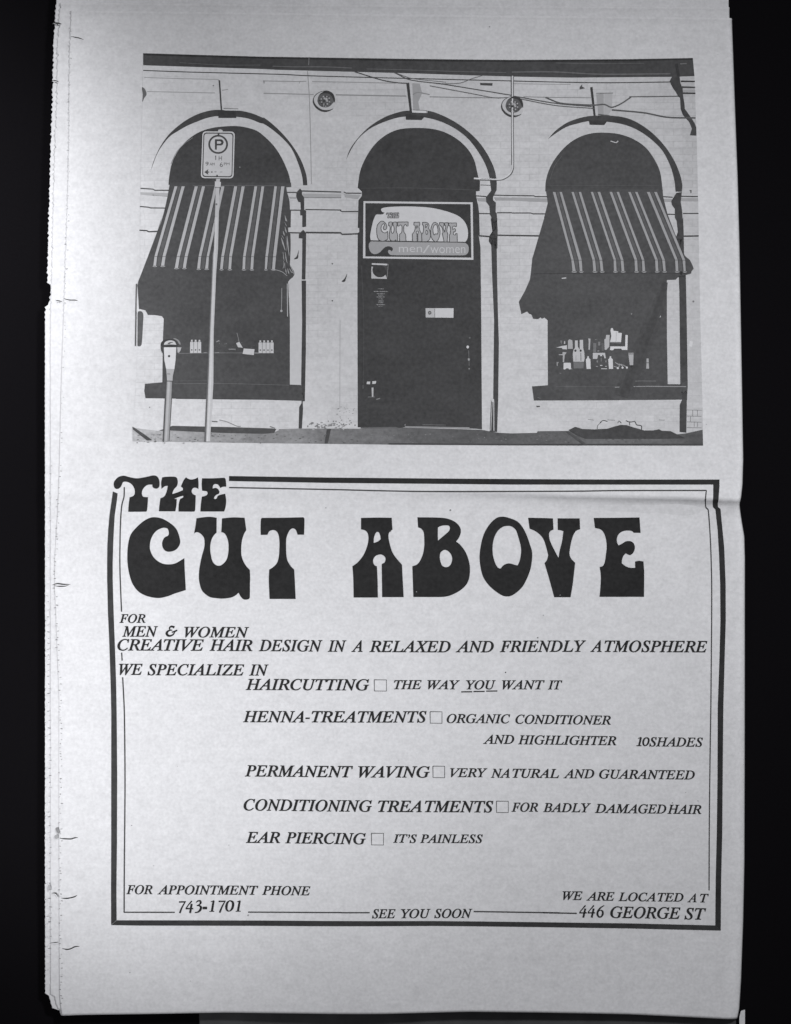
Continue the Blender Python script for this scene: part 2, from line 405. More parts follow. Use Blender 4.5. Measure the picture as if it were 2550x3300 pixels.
for i in range(30):                                       # stray specks of ink
    x, y = rnd.uniform(250, 2360), rnd.uniform(60, 3240)
    if 430 < x < 2270 and 170 < y < 1440: continue
    r = rnd.uniform(.8, 2.0); Print('ink_speck', front).poly(circle(x, y, r * 1.3, r, 7), rnd.uniform(120, 175), 1).build(0)
for x, y, r, t in ((1630, 2167, 2.2, 70), (1452, 1644, 3, 130), (800, 2950, 3, 150)): Print('ink_speck', front).poly(circle(x, y, r, r, 8), t, 1).build(0)

# ------------------------------------------------------------------ the printed photograph
photo_base = Print('printed_photograph', news)
OUT = V1((763, 360)) + V2((0, 383), (1000, 397)) + V3((0, 404), (800, 400), (1232, 392), (1243, 515), (1258, 920), (1268, 1340)) + V6((1280, 600), (1297, 1300), (1300, 1552), (0, 1550)) + V5((850, 1545), (0, 1535)) + V4((690, 1522), (695, 1425), (740, 600)) + V1((745, 1280))
photo_base.poly(OUT, M_WALL, 1)
photo = photo_base.build(30)
DK = 72
# cornice
c = Print('cornice', photo)
c.poly(V1((763, 360)) + V2((0, 383), (1000, 397)) + V3((0, 404), (800, 400), (1232, 392), (1243, 515), (1100, 520), (400, 525), (0, 517)) + V2((1000, 495), (0, 470)) + V1((1688, 470), (763, 442)), 75, 2)
c.poly(V1((763, 362)) + V2((0, 385), (1000, 399)) + V3((0, 406), (800, 402), (1232, 394), (1233, 404), (800, 414), (0, 418)) + V2((1000, 412), (0, 396)) + V1((764, 374)), 56, 3)
for pts, t, wd in ((V1((1010, 424), (1150, 432), (1300, 440), (1560, 440)), 104, 2), (V2((60, 448), (200, 452), (420, 452), (600, 460)), 108, 3), (V2((700, 466), (900, 470), (1300, 482), (1650, 490)), 102, 2.5),
                   (V3((0, 487), (280, 486), (600, 502), (1080, 500)), 108, 4), (V3((300, 425), (540, 430), (900, 428)), 96, 3), (V2((308, 390), (306, 440)), 150, 1.5), (V3((1120, 430), (1135, 515)), 60, 9), (V3((1145, 432), (1190, 430)), 120, 3)):
    c.pen(pts, wd, t, 4)
c.pen(V1((763, 477), (1050, 487), (1688, 503)) + V2((300, 512), (700, 523), (1200, 535), (1688, 547)) + V3((60, 549), (400, 557), (700, 560), (1085, 555)), 3, 62, 2)
c.pen(V3((0, 566), (400, 572)), 1.5, 140, 2)
c.poly(V3((1150, 545), (1246, 547), (1246, 556), (1150, 556)), 60, 2); c.poly(V3((1158, 584), (1248, 587), (1248, 598), (1160, 597)), 78, 2); c.poly(V3((1163, 626), (1250, 628), (1250, 638), (1165, 637)), 66, 2); c.poly(V3((1160, 606), (1248, 608), (1249, 627), (1163, 625)), 165, 2)
c.poly(V3((1090, 520), (1142, 516), (1147, 560), (1163, 600), (1166, 650), (1175, 700), (1178, 738), (1215, 790), (1246, 838), (1256, 870), (1256, 920), (1212, 918), (1226, 872), (1208, 828), (1165, 780), (1150, 740), (1145, 662), (1132, 655), (1118, 625), (1100, 602), (1085, 575), (1075, 548)), 72, 3)
c.build()
# string course, keystones, pilaster mouldings
f = Print('string_course', photo)
for pts, t, wd in ((V1((770, 525), (1000, 532), (1275, 538)), 165, 2.5), (V1((790, 620), (1000, 625), (1250, 630)), 168, 3), (V1((1340, 605), (1300, 612)), 160, 2.5), (V2((0, 548), (240, 552), (290, 550)), 150, 2.5), (V2((330, 552), (600, 556), (900, 562)), 150, 2.5), (V2((0, 632), (340, 640)), 152, 3), (V2((490, 642), (970, 650)), 140, 3.5), (V2((1130, 655), (1400, 660), (1620, 662)), 140, 3),
                   (V3((80, 655), (300, 660), (540, 662)), 135, 2.5), (V3((800, 656), (950, 655), (1145, 652)), 95, 3.5)): f.pen(pts, wd, t, 2)
f.build()
f = Print('keystone', photo)
f.poly(V1((1275, 540), (1286, 545), (1300, 748), (1290, 748)), 74, 2); f.poly(V1((1310, 733), (1410, 736), (1410, 741), (1310, 738)), 130, 2); f.poly(V1((1304, 742), (1414, 745), (1412, 753), (1305, 752)), 215, 2)
f.build(); f = Print('keystone', photo)
f.poly(V2((970, 562), (990, 558), (1010, 765), (995, 765)), 66, 2); f.poly(V2((1012, 562), (1062, 566), (1078, 630), (1052, 690), (1062, 745), (1018, 745)), 160, 2); f.poly(V2((1008, 744), (1115, 752), (1112, 766), (1010, 762)), 208, 2); f.pen(V2((1015, 744), (1110, 749)), 1.5, 110, 3)
f.pen(V2((1015, 640), (1050, 625), (1130, 640)), 3, 140, 3)
f.build(); f = Print('keystone', photo)
f.poly(V3((533, 592), (550, 588), (571, 786), (557, 785)), 66, 2); f.poly(V3((575, 640), (626, 632), (626, 778), (590, 780)), 160, 2); f.poly(V3((630, 632), (686, 632), (680, 745), (660, 775), (630, 778)), 178, 2); f.pen(V3((588, 776), (665, 785)), 4, 90, 3); f.poly(V3((572, 786), (682, 786), (680, 797), (573, 797)), 206, 2); f.pen(V3((575, 632), (690, 630)), 2.5, 120, 3)
f.build(); f = Print('wall_block', photo)
f.poly(V2((1472, 560), (1558, 562), (1556, 580), (1475, 576)), 78, 2); f.build(); f = Print('wall_bracket', photo); f.poly(V3((462, 590), (480, 570), (478, 585), (500, 598), (462, 606)), 85, 2)
f.build(); f = Print('wall_crack', photo); f.pen(V2((298, 480), (310, 650), (318, 900), (325, 1250)), 2.2, 150, 2)
f.build(); f = Print('wall_hook', photo); f.poly(V2((238, 572), (246, 548), (255, 550), (246, 556)), 110, 2); f.build(); f = Print('wall_hook', photo); f.poly(V1((1580, 545), (1586, 545), (1588, 565), (1583, 565)), 110, 2); f.build(); f = Print('wall_medallion', photo); f.sm(V1((755, 592), (775, 605), (786, 640), (770, 665), (758, 690), (760, 640)), 105, 2)
def mould(v, pts, wd=2.6, t=70): f.pen(v(*pts), wd * 1.35, t, 2, False)
f.build(); f = Print('pilaster_moulding', photo)
mould(V1, [(745, 1280), (830, 1285), (842, 1293), (942, 1293)]); f.poly(V1((745, 1306), (938, 1312), (934, 1334), (826, 1330), (745, 1322)), 178, 2); mould(V1, [(820, 1318), (830, 1326), (936, 1334)], 2, 110)
mould(V1, [(742, 1403), (798, 1408), (812, 1413), (922, 1414)]); mould(V1, [(738, 1565), (788, 1568), (802, 1575), (868, 1572)], 3.2)
f.build(); f = Print('pilaster_moulding', photo); mould(Q1, [(420, 380), (615, 380)], 2.6); mould(Q1, [(725, 350), (1000, 358), (1542, 372)], 3); f.poly(Q1((745, 405), (1542, 420), (1542, 492), (770, 490)), 168, 2); mould(Q1, [(770, 488), (1542, 492)], 1.6, 125); f.poly(Q1((460, 470), (610, 480), (612, 512), (480, 510)), 165, 2)
mould(Q1, [(480, 748), (710, 750)]); mould(Q1, [(800, 735), (1542, 745)]); mould(Q1, [(440, 1215), (720, 1222)], 3); mould(Q1, [(810, 1212), (1542, 1218)], 4)
mould(V2, [(545, 1303), (560, 1311), (665, 1312)]); f.poly(V2((548, 1318), (660, 1325), (640, 1352), (552, 1340)), 165, 2); mould(V2, [(520, 1430), (535, 1437), (645, 1436)]); mould(V2, [(525, 1586), (535, 1592), (645, 1588)], 3.4)
f.build(); f = Print('pilaster_moulding', photo); mould(V2, [(1445, 1330), (1515, 1335)]); mould(V2, [(1560, 1325), (1688, 1328)]); f.poly(V2((1450, 1345), (1515, 1345), (1515, 1370), (1460, 1366)), 160, 2); f.poly(V2((1565, 1340), (1688, 1342), (1688, 1362), (1580, 1362)), 160, 2); mould(V2, [(1465, 1450), (1545, 1452)]); mould(V2, [(1588, 1445), (1688, 1445)]); mould(V2, [(1465, 1602), (1545, 1608)], 3.4); mould(V2, [(1570, 1598), (1688, 1600)], 3.4); mould(V2, [(1475, 1256), (1545, 1258)], 2, 110)
f.build(); f = Print('pilaster_moulding', photo); mould(V3, [(0, 1328), (150, 1330), (160, 1335), (248, 1336)]); f.poly(V3((0, 1340), (250, 1348), (246, 1372), (145, 1370), (0, 1362)), 160, 2); mould(V3, [(0, 1447), (130, 1447), (145, 1453), (228, 1453)]); mould(V3, [(0, 1600), (190, 1603)], 3.6)
f.build(); f = Print('pilaster_moulding', photo); mould(V3, [(1025, 1335), (1095, 1340)]); mould(V3, [(1145, 1333), (1266, 1335)]); f.poly(V3((1030, 1350), (1090, 1350), (1092, 1374), (1040, 1370)), 160, 2); f.poly(V3((1150, 1345), (1268, 1346), (1268, 1368), (1155, 1366)), 160, 2); mould(V3, [(1060, 1455), (1112, 1457)]); mould(V3, [(1165, 1450), (1271, 1450)]); mould(V3, [(1168, 1605), (1272, 1603)], 3.6)
f.build(); f = Print('wall_hook', photo); f.sm(V5((238, 222), (236, 255), (232, 280), (205, 284), (225, 262)), 70, 2); f.build(); f = Print('wall_hook', photo); f.sm(V5((568, 382), (560, 415), (552, 437), (530, 436), (550, 415)), 74, 2)
f.build()
for q, t in [(circle(V5.x(467), V5.y(315), 2.6, 2.2, 9), 80), (circle(V5.x(467), V5.y(567), 2.6, 2.2, 9), 80), (circle(V1.x(1240), V1.y(580), 2.4, 2.2, 8), 110), (circle(V4.x(806), V4.y(1292), 2.2, 2, 8), 120), (circle(V6.x(1235), V6.y(572), 3.4, 3.4, 8), 120), (V6((165, 1282), (190, 1282), (192, 1290), (170, 1292)), 85), (V6((1208, 840), (1232, 845), (1225, 880), (1205, 880)), 205), (V3((1210, 1292), (1224, 1292), (1222, 1312), (1216, 1312), (1216, 1298), (1210, 1298)), 80)]:
    Print('wall_stain', photo).poly(q, t, 2).build()
f = Print('window_reveal', photo); f.poly(V5((178, 112), (262, 112), (258, 700), (252, 1138), (178, 1138)), 196, 2)
f.build(); f = Print('wall_crack', photo); f.pen(V5((520, 700), (518, 1300)), 2, 172, 2); f.build()
# arches
def arch(outer, inner, extra):
    a = Print('arch_shadow', photo); a.sm(outer + inner, DK, 2)
    for e in extra: a.poly(e, 66, 3)
    a.build()
arch(V1((812, 1170, 1), (830, 1105), (860, 1032), (900, 962), (950, 900), (1020, 840), (1090, 795), (1160, 765), (1230, 748), (1290, 745), (1415, 750), (1500, 768), (1580, 800)) + V2((0, 797), (60, 842), (140, 920), (210, 1010), (260, 1100), (290, 1190), (297, 1258, 1)),
     V2((268, 1258, 1), (262, 1200), (235, 1110), (190, 1010), (130, 940), (60, 880), (0, 840)) + V1((1560, 835), (1480, 805), (1395, 792), (1270, 788), (1200, 800), (1130, 825), (1060, 855), (990, 895), (944, 926), (895, 984), (858, 1045), (832, 1110)),
     [V1((1272, 752), (1396, 756), (1396, 800), (1275, 800))])
arch(V2((560, 1085, 1), (588, 1012), (640, 938), (720, 858), (820, 795), (900, 765), (970, 750), (1115, 750), (1200, 775), (1300, 825), (1390, 890), (1470, 970), (1530, 1060), (1570, 1150), (1585, 1230), (1585, 1292, 1)),
     V2((1548, 1292, 1), (1535, 1200), (1510, 1120), (1460, 1030), (1390, 940), (1300, 870), (1200, 822), (1090, 795), (965, 790), (900, 800), (820, 826), (740, 862), (690, 897), (645, 940), (600, 1005)),
     [V2((965, 770), (1095, 790), (1075, 813), (968, 811))])
arch(V3((245, 945, 1), (300, 885), (380, 830), (470, 798), (550, 785), (680, 785), (780, 800), (870, 840), (960, 905), (1040, 990), (1100, 1080), (1140, 1170), (1160, 1250), (1158, 1302, 1)),
     V3((1115, 1302, 1), (1105, 1220), (1080, 1130), (1030, 1030), (960, 955), (870, 890), (770, 847), (650, 826), (525, 822), (440, 840), (370, 862), (300, 905)),
     [V3((525, 815), (652, 818), (630, 848), (530, 846))])
def pshadow(*polys):
    p = Print('pilaster_shadow', photo)
    for q in polys: p.poly(q, 70, 3)
    p.build()
pshadow(Q1((690, 300), (728, 345), (730, 420), (775, 490), (775, 740), (815, 760), (815, 1090), (755, 1100), (735, 1090), (738, 860), (695, 855), (690, 770), (705, 745), (700, 590), (650, 570), (610, 470), (615, 380)),
        Q1((752, 1155), (800, 1200), (815, 1230), (810, 1700), (800, 2184), (725, 2184), (735, 1700), (738, 1335), (662, 1332), (665, 1250), (690, 1215)),
        V5((258, 430), (288, 430), (287, 900), (280, 1250), (265, 1252), (268, 1300), (262, 1400), (260, 1436), (238, 1436), (242, 1290), (258, 1262), (255, 1130), (262, 700)))
pshadow(V2((1512, 1340), (1550, 1292), (1585, 1290), (1560, 1340), (1562, 1362), (1580, 1375), (1578, 1440), (1586, 1450), (1592, 1560), (1590, 1688), (1552, 1688), (1548, 1665), (1532, 1640), (1535, 1605), (1556, 1575), (1548, 1470), (1540, 1460), (1536, 1400), (1515, 1372)),
        V5((1545, 8), (1590, 8), (1584, 75), (1560, 100), (1585, 130), (1588, 400), (1595, 700), (1600, 850), (1595, 1250), (1588, 1460), (1538, 1456), (1548, 1240), (1562, 1228), (1568, 700), (1555, 400), (1548, 165), (1532, 160), (1535, 128), (1556, 95)))
pshadow(V3((1085, 1365), (1120, 1310), (1158, 1304), (1150, 1370), (1160, 1440), (1170, 1688), (1135, 1688), (1118, 1612), (1130, 1575), (1122, 1500), (1110, 1480), (1110, 1420), (1090, 1392)),
        V6((1118, 130), (1140, 90), (1166, 0), (1170, 120), (1172, 265), (1184, 400), (1190, 700), (1196, 1150), (1190, 1250), (1186, 1465), (1140, 1460), (1142, 1275), (1158, 1240), (1146, 1120), (1140, 500), (1136, 400), (1140, 200)))
# wires and conduit
wv = Print('overhead_wire', photo)
for pts, wd, t in ((V2((620, 485), (800, 540), (900, 558), (985, 564)), 2.5, 85), (V2((890, 490), (1000, 540), (1230, 570), (1688, 645)), 2.3, 90), (V2((905, 495), (1010, 530), (1240, 555)), 1.6, 120), (V2((1130, 580), (1400, 630), (1570, 662), (1660, 660)), 2, 110), (V2((1180, 566), (1330, 562), (1420, 530), (1490, 510)), 1.8, 115),
                   (V3((40, 655), (300, 700), (545, 722)), 2.6, 92), (V3((60, 670), (300, 715), (560, 735)), 2.2, 100), (V3((230, 660), (340, 700), (560, 712), (630, 708), (680, 727), (740, 705), (812, 658)), 3.4, 98), (V3((682, 745), (900, 765), (1060, 795), (1250, 800)), 3.6, 96)): wv.pen(pts, wd * 1.25, t - 6, 4)
wv.build()
cd = Print('wall_conduit', photo)
cp = N((1652.5, 243), (1652, 400), (1653, 530), (1650, 548), (1641, 562), (1622, 574), (1605, 577), (1550, 576))
cd.pen([(x + 3, y + 2.5) for x, y in cp], 3, 92, 4); cd.pen(cp, 4, 206, 5); cd.pen(V2((1430, 1211), (1470, 1213), (1550, 1215)), 5, 212, 5); cd.pen(N((1648, 245), (1649.5, 400), (1650, 530)), 2, 88, 4); cd.pen(V2((1440, 1222), (1550, 1224)), 2.5, 85, 4); cd.build()
# round medallions
def medallion(dx, dy, k=1.0):
    m = Print('wall_medallion', photo)
    def q(*p): return [(x + dx, y + dy) + tuple() for x, y in M1(*p)]
    m.sm(q((420, 640), (455, 560), (520, 470), (650, 380), (800, 320), (1000, 285), (1180, 330), (1330, 450), (1400, 640), (1400, 820), (1330, 1000), (1320, 1120), (1200, 1200), (1050, 1255), (900, 1265), (700, 1200), (540, 1080), (430, 920), (395, 760)), 74, 2)
    m.sm(q((455, 640), (520, 520), (640, 420), (800, 345), (980, 330), (1150, 390), (1290, 520), (1340, 680), (1390, 860), (1400, 1000), (1300, 1110), (1150, 1165), (1000, 1175), (850, 1160), (700, 1090), (580, 990), (490, 870), (452, 740)), 190, 3)
    m.sm(q((610, 700), (680, 500), (780, 400), (960, 320), (1150, 340), (1300, 450), (1390, 640), (1385, 780), (1290, 880), (1200, 980), (1060, 1045), (900, 1050), (760, 1010), (670, 920), (615, 800)), 94, 4)
    m.sm(q((1000, 305), (1150, 340), (1300, 450), (1390, 640), (1370, 780), (1300, 640), (1220, 500), (1080, 420), (850, 420), (720, 470), (860, 350)), 64, 5)
    for x, y, r in ((880, 565, 38), (1035, 570, 34), (1140, 640, 36), (780, 675, 32), (1150, 800, 34), (795, 815, 30), (900, 910, 30), (1055, 900, 36), (1010, 680, 60), (1045, 760, 46), (930, 650, 46), (880, 990, 24), (980, 1010, 24)):
        cx, cy = M1((x, y))[0]; m.poly(circle(cx + dx, cy + dy, r / 14.067, n=9), 172, 6)
    for x, y, r in ((915, 760, 55), (700, 745, 34), (970, 540, 26), (1110, 590, 26), (1160, 710, 30), (820, 880, 28), (980, 905, 26), (830, 980, 30), (1200, 890, 28), (690, 905, 26)):
        cx, cy = M1((x, y))[0]; m.poly(circle(cx + dx, cy + dy, r / 14.067, n=9), 68, 6)
    m.build()
medallion(0, 0); medallion(607, 17)
# pavement
pv = Print('printed_pavement', photo)
pv.poly(V4((690, 1430), (700, 1432), (860, 1452), (960, 1453), (1640, 1468), (1688, 1446)) + V5((100, 1440), (240, 1437), (640, 1438), (960, 1430), (1480, 1445), (1600, 1466), (1688, 1470)) + V6((170, 1466), (176, 1455), (380, 1453), (620, 1490), (1000, 1490), (1180, 1470), (1297, 1445), (1300, 1552), (0, 1550)) + V5((850, 1545), (0, 1535)) + V4((690, 1522)), M_PAVE, 2)
pv.poly(V6((480, 1541), (1299, 1541), (1300, 1552), (480, 1551)), 72, 4); pv.poly(V5((850, 1536), (1688, 1542)) + V6((480, 1541), (480, 1551), (0, 1550)) + V5((850, 1545)), 74, 5)
pv.poly(V4((688, 1424), (702, 1430), (770, 1475), (825, 1516), (788, 1518), (692, 1442)), 76, 4)
pv.poly(V4((868, 1452), (945, 1424), (960, 1418), (1400, 1428), (1640, 1436), (1688, 1444)) + V5((85, 1440), (72, 1466), (0, 1472)) + V4((1300, 1466), (945, 1450)), 80, 4)
pv.poly(V5((430, 1440), (458, 1440), (436, 1538), (414, 1538)), 76, 4); pv.poly(V6((362, 1455), (385, 1454), (515, 1548), (485, 1548)), 84, 5)
pv.poly(V6((385, 1447), (430, 1425), (480, 1440), (560, 1443), (650, 1438), (700, 1422), (740, 1412), (780, 1414), (830, 1430), (900, 1450), (960, 1450), (1000, 1442), (1020, 1452), (1080, 1455), (1120, 1475), (1178, 1502), (1000, 1506), (500, 1506), (440, 1482)), 72, 5)
for pts, wd in ((V6((600, 1395), (620, 1382), (650, 1388)), 2.2), (V6((580, 1440), (585, 1415), (610, 1392)), 1.6), (V6((720, 1400), (728, 1385), (745, 1400)), 2), (V6((775, 1382), (800, 1392), (838, 1388)), 2.6), (V6((838, 1390), (850, 1412), (880, 1418), (882, 1445)), 2.6), (V6((800, 1395), (802, 1415)), 2)): pv.pen(pts, wd, 78, 4)
for a, b in ((520, 560), (650, 700), (1000, 1040)): pv.pen(V6((a, 1372 + a % 7), (b, 1380)), 1.5, 140, 3)
pv.pen(V4((1230, 1388), (1268, 1390)), 3, 90, 3); pv.pen(V4((1280, 1378), (1330, 1390), (1400, 1420), (1425, 1422)), 2, 120, 3); pv.pen(V4((1625, 1422), (1660, 1435)), 2.4, 95, 3)
rr = random.Random(5)
for i in range(70):
    x, y = rr.gauss(440, 90), rr.gauss(1418, 16)
    if 275 < x < 632 and 1370 < y < 1444: pv.poly(circle(V5.x(x), V5.y(y), rr.uniform(1.5, 5), rr.uniform(1, 3), 7), rr.uniform(105, 165), 3)
for i in range(22): pv.poly(circle(V5.x(rr.uniform(500, 632)), V5.y(rr.uniform(1285, 1400)), rr.uniform(1, 3), rr.uniform(.8, 2), 6), rr.uniform(110, 170), 3)
for i in range(230):                                        # grit in the pavement
    x = rr.uniform(440, 2255); y = rr.uniform(1398, 1428); pv.poly(circle(x, y, rr.uniform(1.5, 5), rr.uniform(.6, 1.6), 6), rr.choice((88, 96, 108, 132)), 4.5)
for pts in (V6((1190, 1310), (1290, 1312)), V6((1190, 1352), (1290, 1354)), V6((1190, 1392), (1290, 1394)), V6((1230, 1312), (1230, 1350)), V6((1262, 1312), (1262, 1350)), V6((1240, 1395), (1240, 1425)), V6((1262, 1395), (1262, 1425)), V6((1190, 1430), (1290, 1432)), V6((1215, 1355), (1215, 1390))): pv.pen(pts, 1.6, 125, 2)
pv.build()
# shop windows with their awning hoods (dark print)
wl = Print('shop_window', photo)
wl.sm(V1((935, 1255, 1), (940, 1200), (955, 1120), (985, 1050), (1030, 985), (1090, 930), (1160, 890), (1250, 865), (1370, 855), (1450, 862), (1530, 885)) + V2((0, 922), (60, 980), (110, 1050), (150, 1130), (175, 1200), (188, 1270, 1)), 74, 2)
wl.poly(V1((945, 1240), (1688, 1240)) + V2((186, 1240), (188, 1270), (150, 1272)) + Q1((405, 270), (420, 380), (450, 470), (470, 560), (482, 740), (500, 765), (495, 1105), (440, 1110), (450, 1215), (490, 1240), (495, 1500), (480, 1880), (560, 2010), (575, 2080), (540, 2140), (480, 2184)) + V5((166, 440), (178, 700), (178, 1138), (252, 1140), (280, 1245), (265, 1248), (0, 1240)) + V4((778, 1230), (770, 1180), (775, 1132), (893, 1122), (897, 830), (903, 690), (890, 672), (840, 664), (795, 664), (778, 632), (735, 622), (724, 460), (730, 435), (790, 280), (865, 80), (890, 0)) + V1((870, 1560), (905, 1440), (930, 1330)), 79, 3)
wl.pen(V1((952, 1112), (990, 1035), (1040, 978), (1100, 935)), 1.6, 140, 4); wl.pen(V1((1100, 1262), (1400, 1260)) + V2((80, 1262)), 1.6, 110, 4)
wl.pen(V4((1000, 926), (1250, 922), (1548, 922)), 2, 116, 4); wl.pen(V4((975, 1112), (1200, 1112)), 1.4, 96, 4); wl.pen(V4((975, 1132), (1300, 1130), (1688, 1140)) + V5((170, 1142)), 1.6, 108, 4)
wl.poly(V4((985, 1230), (1688, 1238), (1688, 1241), (985, 1234)), 60, 4)
for i in range(40): wl.poly(circle(V4.x(rr.uniform(1250, 1520)), V4.y(rr.uniform(840, 920)), rr.uniform(.8, 2.2), rr.uniform(.6, 1.6), 6), rr.uniform(85, 125), 4)
for p in (V4((738, 1215), (1000, 1225)),): pass
wl.pen(V5((123, 480), (122, 560), (120, 640)), 2.2, 150, 4); wl.poly(circle(V5.x(120), V5.y(636), 4, 4, 8), 170, 5); wl.pen(V5((160, 450), (162, 675)), 2.4, 185, 4)
wl.build()
lo = Print('door_jamb', photo); lo.pen(V4((717, 452), (714, 600), (710, 875)), 4, 86, 2); lo.pen(V4((722, 640), (721, 875)), 2, 210, 3); lo.sm(V4((727, 645), (752, 640), (764, 662), (760, 760), (752, 866), (738, 878), (724, 872)), 88, 2); lo.build()
gl = Print('window_goods', photo)
def bottles(x0, x1, n, yt, yb):
    w_ = (x1 - x0) / n
    for i in range(n):
        a = x0 + i * w_; gl.poly(W1((a + 3, yt + 34), (a + w_ * .28, yt + 24), (a + w_ * .3, yt), (a + w_ * .72, yt), (a + w_ * .74, yt + 24), (a + w_ - 2, yt + 34), (a + w_ - 2, yb), (a + 3, yb)), 196, 5)
        gl.poly(circle(W1.x(a + w_ * .5), W1.y(yb - 42), 2.6, 2.3, 8), 84, 6); gl.poly(W1((a + w_ * .34, yt + 24), (a + w_ * .7, yt + 24), (a + w_ * .7, yt + 31), (a + w_ * .34, yt + 31)), 140, 6)
bottles(472, 628, 3, 104, 284); bottles(1404, 1614, 4, 112, 286)
gl.poly(W1((1205, 222), (1352, 232), (1342, 312), (1190, 296)), 200, 5); gl.poly(W1((1100, 150), (1145, 132), (1192, 212), (1128, 205)), 196, 5); gl.pen(W1((1112, 10), (1128, 70), (1142, 135)), 1.8, 140, 5); gl.pen(W1((1000, 232), (1095, 232)), 2.4, 150, 5); gl.poly(W1((830, 128), (868, 108), (872, 120), (836, 138)), 150, 5); gl.pen(W1((1350, 284), (1420, 284)), 2, 170, 5); gl.pen(W1((812, 282), (870, 278)), 2, 150, 5); gl.pen(W1((660, 280), (700, 278)), 2, 150, 5)
gl.build()
def stripes(sh, rows, midtone, lt, edge):
    """pairs of pale stripes with a grey band between; sh narrows the pale stripes"""
    a = Print('striped_awning', photo)
    for top, kn, bot in rows:
        (a0, a1, b0, b1, yt), (c0, c1, d0, d1, yk), (e0, e1, f0, f1, ye) = top, kn, bot
        a.poly([(a1, yt), (b0, yt), (d0, yk), (f0, ye), (e1, ye), (c1, yk)], midtone, 4)
        for q in (((a0 + sh, yt), (a1 - sh, yt), (c1 - sh, yk), (e1 - sh, ye), (e0 + sh, ye), (c0 + sh, yk)), ((b0 + sh, yt), (b1 - sh, yt), (d1 - sh, yk), (f1 - sh, ye), (f0 + sh, ye), (d0 + sh, yk))):
            a.poly(list(q), edge, 5); k = .7; Q = [(q[0][0] + k, yt), (q[1][0] - k, yt), (q[2][0] - k, yk), (q[3][0] - k, ye), (q[4][0] + k, ye), (q[5][0] + k, yk)]; a.poly(Q, lt, 6)
        for (p0, p1, p2) in ((a1, c1, e1), (b0, d0, f0)): a.pen([(p0, yt), (p1, yk), (p2, ye)], 1.8, 74, 5.5, False)
        for (p0, p1) in ((e0, e1), (f0, f1)): a.pen([(p0 - 1, ye + 1), ((p0 + p1) / 2, ye + 3.2), (p1 + 2, ye + 1)], 1.6, 185, 6)
        a.pen([(c0 - 2, yk), (d1 + 3, yk + 1)], 1.3, 88, 7, False)
    return a
T1 = [(975, 998, 1022, 1047), (1112, 1137, 1160, 1185), (1246, 1270, 1292, 1317), (1380, 1405, 1430, 1455), (1518, 1541, 1565, 1588), (1653, 1675, 1699, 1725)]
K1 = [(838, 860, 892, 917), (990, 1015, 1042, 1067), (1138, 1160, 1192, 1212), (1292, 1315, 1345, 1368), (1440, 1462, 1495, 1517), (1592, 1614, 1643, 1668)]
E1 = [(830, 853, 882, 908, 330), (976, 1002, 1030, 1054, 345), (1128, 1152, 1182, 1206, 350), (1284, 1306, 1340, 1362, 353), (1436, 1458, 1490, 1512, 354), (1588, 1606, 1637, 1660, 354)]
rows = []
for t, k, e in zip(T1, K1, E1): rows.append((tuple(V1.x(q) for q in t) + (V1.y(1266),), tuple(V4.x(q) for q in k) + (V4.y(266),), tuple(V4.x(q) for q in e[:4]) + (V4.y(e[4]),)))
aw = stripes(.5, rows, 96, 180, 150)
for pts in (Q1((375, 860, 6), (400, 960, 30), (420, 980, 6)), Q1((375, 1090, 6), (395, 1180, 26), (412, 1220, 6)), Q1((340, 1180, 6), (350, 1230, 26), (368, 1280, 6)), Q1((300, 1320, 8), (330, 1420, 30), (380, 1580, 10)), Q1((420, 1280, 6), (430, 1420, 26), (462, 1690, 10)), Q1((335, 1620, 8), (350, 1740, 14), (360, 1800, 6)), Q1((380, 1620, 8), (400, 1760, 18), (425, 1850, 6)),
            Q1((330, 1960, 6), (360, 1880, 12), (345, 1800, 6)), Q1((390, 1960, 8), (395, 2010, 18), (410, 2070, 6)), Q1((430, 1960, 8), (450, 2040, 20), (460, 2070, 6)), Q1((470, 1960, 8), (510, 2030, 16), (550, 2050, 6)), Q1((480, 1890, 8), (530, 1990, 14), (560, 2080, 8)), Q1((370, 1000, 4), (395, 1050, 12), (410, 1090, 4)), Q1((310, 1270, 4), (330, 1300, 12), (350, 1340, 4))):
    aw.pen([(x, y, ww / 6.425) for x, y, ww in [(p[0], p[1], p[2]) for p in pts]], 2, 168, 5)
aw.pen(Q1((85, 1975), (200, 1990), (320, 2030), (420, 2110)), 1.8, 170, 5); aw.pen(Q1((400, 1300), (410, 1500), (400, 1600)), 3, 110, 4); aw.pen(Q1((360, 1850), (370, 1950)), 7, 112, 4); aw.build()
# doorway
dw = Print('doorway', photo)
dw.sm(V2((640, 1275, 1), (645, 1230), (660, 1150), (700, 1060), (760, 975), (840, 910), (930, 875), (1060, 867), (1180, 880), (1280, 920), (1370, 990), (1430, 1080), (1460, 1200, 1), (1472, 1232, 1), (1470, 1296, 1), (1445, 1300, 1), (1445, 1330, 1), (1460, 1400, 1), (1466, 1450, 1), (1470, 1600, 1), (1462, 1600, 1), (1465, 1612, 1)) + V5((1475, 200, 1), (1480, 700, 1), (1485, 1442, 1), (1440, 1438, 1), (960, 1428, 1), (930, 1432, 1), (640, 1428, 1), (638, 500, 1), (640, 104, 1), (650, 100, 1), (650, 72, 1), (640, 70, 1)) + V2((645, 1360, 1), (668, 1330, 1), (668, 1300, 1)), 68, 2)
dw.pen(V2((660, 1278), (1000, 1276), (1440, 1290)), 2, 84, 3); dw.pen(V5((665, 330), (680, 700), (678, 1160)), 1.6, 84, 3)
